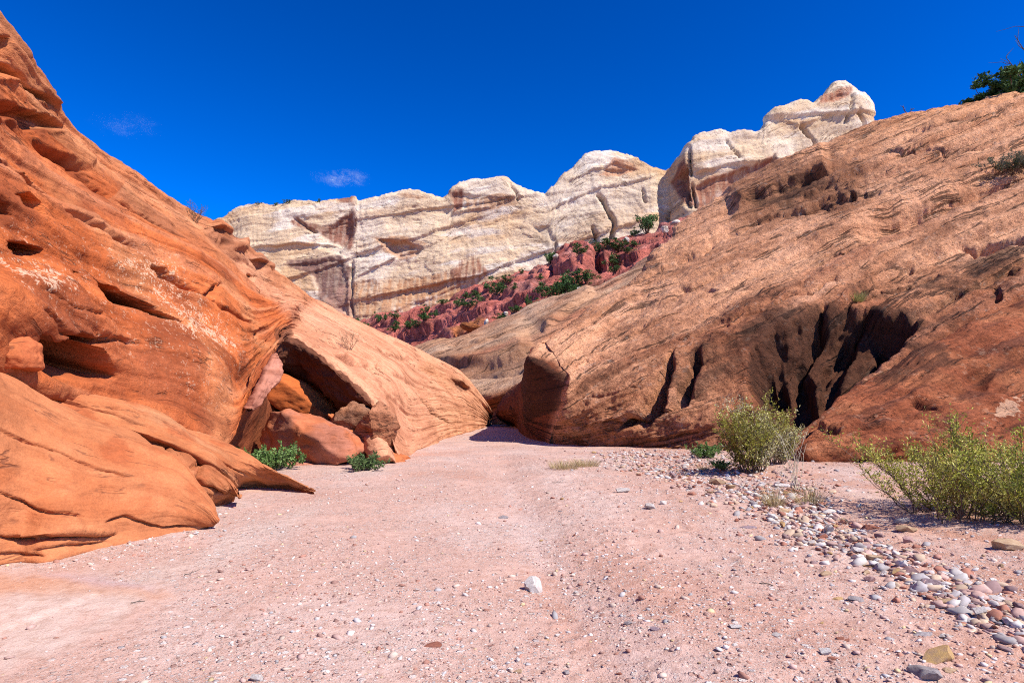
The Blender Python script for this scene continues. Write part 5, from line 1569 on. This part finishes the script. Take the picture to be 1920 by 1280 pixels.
COLS = list(STM); CW = np.array([.33, .09, .24, .08, .12, .12, .02])
names = {"white": "white", "grey": "grey", "tan": "tan", "yellow": "yellow-brown", "red": "rust-red", "pink": "pinkish", "purple": "mauve-grey"}
def bar_point():
    """a random spot on the cobble bar; returns px, py, region"""
    t = rs.uniform()
    if t < .66:
        u = rs.uniform(); px = 1140 + 420 * u + rs.normal() * 25
        py = np.interp(px, [1120, 1220, 1330, 1450, 1560], [852, 868, 895, 940, 985]) + rs.normal() * (12 + 22 * u)
        return px, py, "in the cobble bar below the tall bush"
    if t < .88:
        u = rs.uniform(); px = 1470 + 450 * u + rs.normal() * 20
        py = np.interp(px, [1470, 1560, 1650, 1760, 1920], [985, 1015, 1060, 1115, 1190]) + rs.normal() * (15 + 10 * u)
        return px, py, "in the lower stone row"
    px, py = rs.uniform(880, 1900), rs.uniform(930, 1275)
    return px, py, "lying singly on the right foreground"
n_st, tries = 0, 0
while n_st < 215 and tries < 5000:
    tries += 1
    px, py, reg = bar_point()
    if py < 846 or px > 1990: continue
    q = on_ground(px, py)
    dist = math.hypot(q[1], CAM_H)
    if "singly" in reg: size = rs.lognormal(math.log(.05), .3)
    else: size = rs.lognormal(math.log(.085), .42)
    if 'lower' in reg: size *= .78
    w = min(size / (dist / F), 32)
    if w < 8: w = 8
    a = w * dist / F * .5
    if any((q[0] - x) ** 2 + (q[1] - y) ** 2 < ((a + b_) * .8) ** 2 for x, y, b_ in placed): continue
    c = COLS[rs.choice(len(COLS), p=CW)]
    put_stone(px, py, w, c, int(rs.integers(5)), f"{names[c]} stone {reg}", f"{names[c]} stones {reg}", None, rs.uniform(.7, 1.2), rs.normal() * .12)
    n_st += 1

by_label = {}
for ob in list(COL.objects):
    if ob.name.startswith("stone") and ob.get("group"):
        x_, y_, z_ = ob.location
        by_label.setdefault(ob["label"], []).append((x_ / (CP * y_ + SP * (z_ - CAM_H)), ob))
for lab, lst in by_label.items():
    lst.sort(key=lambda e: e[0])
    for k, (_, ob) in enumerate(lst):
        if len(lst) > 1:
            ob["label"] = f"{ORD[k]} from the left, {lab}"
# gravel: countless pebbles
def pebble_field(name, xy, size, pal, weights, label, seed, sub=1):
    r = np.random.default_rng(seed)
    n = len(xy)
    v, f = ico(sub); nv, nf = len(v), len(f)
    z = ground_height(xy[:, 0], xy[:, 1])
    jit = 1 + r.normal(size=(n, nv, 1)) * .17
    S_ = np.stack([size * r.uniform(.8, 1.4, n), size * r.uniform(.6, 1.0, n), size * r.uniform(.3, .7, n)], -1)
    W = v[None] * jit * S_[:, None]
    a = r.uniform(0, 6.28, n); c_, s_ = np.cos(a)[:, None], np.sin(a)[:, None]
    tx = r.normal(size=(n, 1)) * .25
    W[..., 2] += W[..., 0] * tx
    x = W[..., 0] * c_ - W[..., 1] * s_; y = W[..., 0] * s_ + W[..., 1] * c_
    V = np.stack([x + xy[:, :1], y + xy[:, 1:2], W[..., 2] + z[:, None] + size[:, None] * .12], -1).reshape(-1, 3)
    Fq = (f[None] + (np.arange(n) * nv)[:, None, None]).reshape(-1, 3)
    pal = np.array(pal)
    c = pal[r.choice(len(pal), n, p=np.array(weights) / np.sum(weights))] * r.uniform(.75, 1.2, (n, 1))
    c = np.repeat(c, nv, axis=0)
    me = bpy.data.meshes.new(name); fill_mesh(me, V, Fq)
    add_attr(me, "Col", 'FLOAT_COLOR', np.concatenate([c, np.ones((len(c), 1))], 1))
    o = link(name, me, M_PEBBLE)
    return tag(o, label, "gravel", None, "stuff")
M_PEBBLE = attr_material("pebble", .9, 60, .25, 0)
PAL = [(.62, .56, .52), (.50, .33, .28), (.55, .42, .34), (.38, .19, .14), (.42, .39, .38), (.28, .16, .13), (.58, .44, .25)]
PW = [.16, .30, .20, .15, .09, .07, .03]
n = 52000
y = 1.8 / np.clip(rs.uniform(.045, .95, n), .03, 1)
x = rs.uniform(-1.05, 1.05, n) * (y * .95 + 1.2)
keep = (y < 34) & (x > -6.5 - .1 * y) & (x < 11)
lane = fbm(np.stack([x * .8, y * .45, 0 * x], -1), 808, 3)
keep &= rs.uniform(size=n) < np.clip(.55 + 1.3 * lane + .25 * smooth(x, 0, 2), .05, 1)
pq, _ = project(np.stack([x, y, 0 * x], -1))
shelf = (pq[:, 0] < 345 - .55 * np.maximum(pq[:, 1] - 1110, 0)) & (pq[:, 1] > 1070)
keep &= ~shelf | (rs.uniform(size=n) < .06)
xy = np.stack([x, y], -1)[keep]
size = np.clip(rs.lognormal(math.log(.0065), .5, len(xy)) * (1 + .09 * xy[:, 1]), .003, .045)
pebble_field("gravel", xy, size, PAL, PW, "pale and red gravel scattered over the wash floor", 1)
# denser small cobbles inside the bar
pts = []
while len(pts) < 4200:
    px, py, reg = bar_point()
    if "singly" in reg or py < 846: continue
    q = ground(px + rs.normal() * 12, max(py + rs.normal() * 8, 846)); pts.append(q[:2])
pts = np.array(pts)
size = np.clip(rs.lognormal(math.log(.024), .5, len(pts)), .009, .075)
pebble_field("small_cobbles", pts, size, [(.58, .53, .49), (.38, .34, .33), (.52, .38, .27), (.36, .16, .11), (.48, .31, .26), (.28, .18, .17)], [.22, .15, .18, .15, .2, .1],
             "small mixed cobbles filling the stone bar", 2, 2)

# ------------------------------------------------------------------ wisps of cloud
def cloud(px, py, d, wpx, hpx, dens, seed, label):
    """a thin wisp: a few ragged, gently rolling veils of ice crystals stacked in depth"""
    m = d / F
    W, H = wpx * m * .5, hpx * m * .5
    V, Fq, base = [], [], 0
    nx, nz = 48, 16
    for k in range(5):
        u, v = np.meshgrid(np.linspace(-1, 1, nx), np.linspace(-1, 1, nz), indexing='ij')
        q = np.stack([u * 2.5, v * 1.5, 0 * u + k * 3.1], -1)
        y = (k - 2) * W * .12 + W * .10 * fbm(q, 900 + seed, 3)
        z = v * H + H * .25 * fbm(q * 1.4, 905 + seed, 3)
        V.append(np.stack([u * W, y - z * .5, z], -1).reshape(-1, 3))
        idx = base + np.arange(nx * nz).reshape(nx, nz)
        Fq.append(np.stack([idx[:-1, :-1], idx[1:, :-1], idx[1:, 1:], idx[:-1, 1:]], -1).reshape(-1, 4)); base += nx * nz
    me = bpy.data.meshes.new("cloud"); fill_mesh(me, np.concatenate(V), np.concatenate(Fq), True)
    b = NT("cloud_vapour")
    pos = b.n("ShaderNodeTexCoord").outputs["Object"]
    ln = b.n("ShaderNodeVectorMath", operation='LENGTH'); b.l(b.scaled(pos, (1 / W, 0, 1 / H)), ln.inputs[0])
    nz_ = b.noise(b.scaled(pos, (2.6 / W, 1.5 / W, 4.5 / W)), 1.0 + .07 * seed, 7, .66, .9)
    al = b.math('MULTIPLY', b.math('MULTIPLY', b.ramp(nz_, .42, .78), b.ramp(ln.outputs["Value"], 1.0, .1)), dens)
    df = b.n("ShaderNodeBsdfDiffuse"); df.inputs[0].default_value = (.80, .92, 1.0, 1)  # white cooled towards blue to cancel the warm sunlight
    tl = b.n("ShaderNodeBsdfTranslucent"); tl.inputs[0].default_value = (.80, .92, 1.0, 1)
    m1_ = b.n("ShaderNodeMixShader"); m1_.inputs[0].default_value = .4; b.l(df.outputs[0], m1_.inputs[1]); b.l(tl.outputs[0], m1_.inputs[2])
    tr = b.n("ShaderNodeBsdfTransparent")
    mx = b.n("ShaderNodeMixShader"); b.l(al, mx.inputs[0]); b.l(tr.outputs[0], mx.inputs[1]); b.l(m1_.outputs[0], mx.inputs[2])
    o = b.n("ShaderNodeOutputMaterial"); b.l(mx.outputs[0], o.inputs["Surface"])
    ob = link("cloud", me, b.m); ob.location = at(px, py, d)
    return tag(ob, label, "cloud")
cloud(640, 334, 3000, 125, 30, .22, 1, "small white wisp of cloud just above the cliff")
cloud(236, 234, 3000, 150, 44, .045, 2, "faint wisp of cloud above the orange slope")
# ------------------------------------------------------------------ twigs dropped on the sand
for k, (px, py, ln_, az_, lab) in enumerate([(345, 1080, .16, .9, "thin dark twig on the sand in the left foreground"), (245, 1132, .10, .3, "short dark twig on the pale shelf at lower left"),
                                             (1035, 905, .30, .2, "bent twig lying on the sand below the dry grass"), (1450, 1100, .22, 2.6, "thin twig on the sand left of the lower stone row")]):
    r = np.random.default_rng(400 + k)
    p = bent(r, np.array([0, 0, .008]), az_, 1.5, ln_, 7, -.02, .25); p[:, 2] = np.abs(p[:, 2]) + .003
    v_, f_ = tubes([(p, np.linspace(.005, .002, 7)), (bent(r, p[3], az_ + .8, 1.3, ln_ * .35, 4), np.linspace(.003, .001, 4))], 4)
    me = bpy.data.meshes.new("twig"); fill_mesh(me, v_, f_)
    o = link("twig", me, M_DEADWOOD); o.location = on_ground(px, py)
    tag(o, lab, "twig")
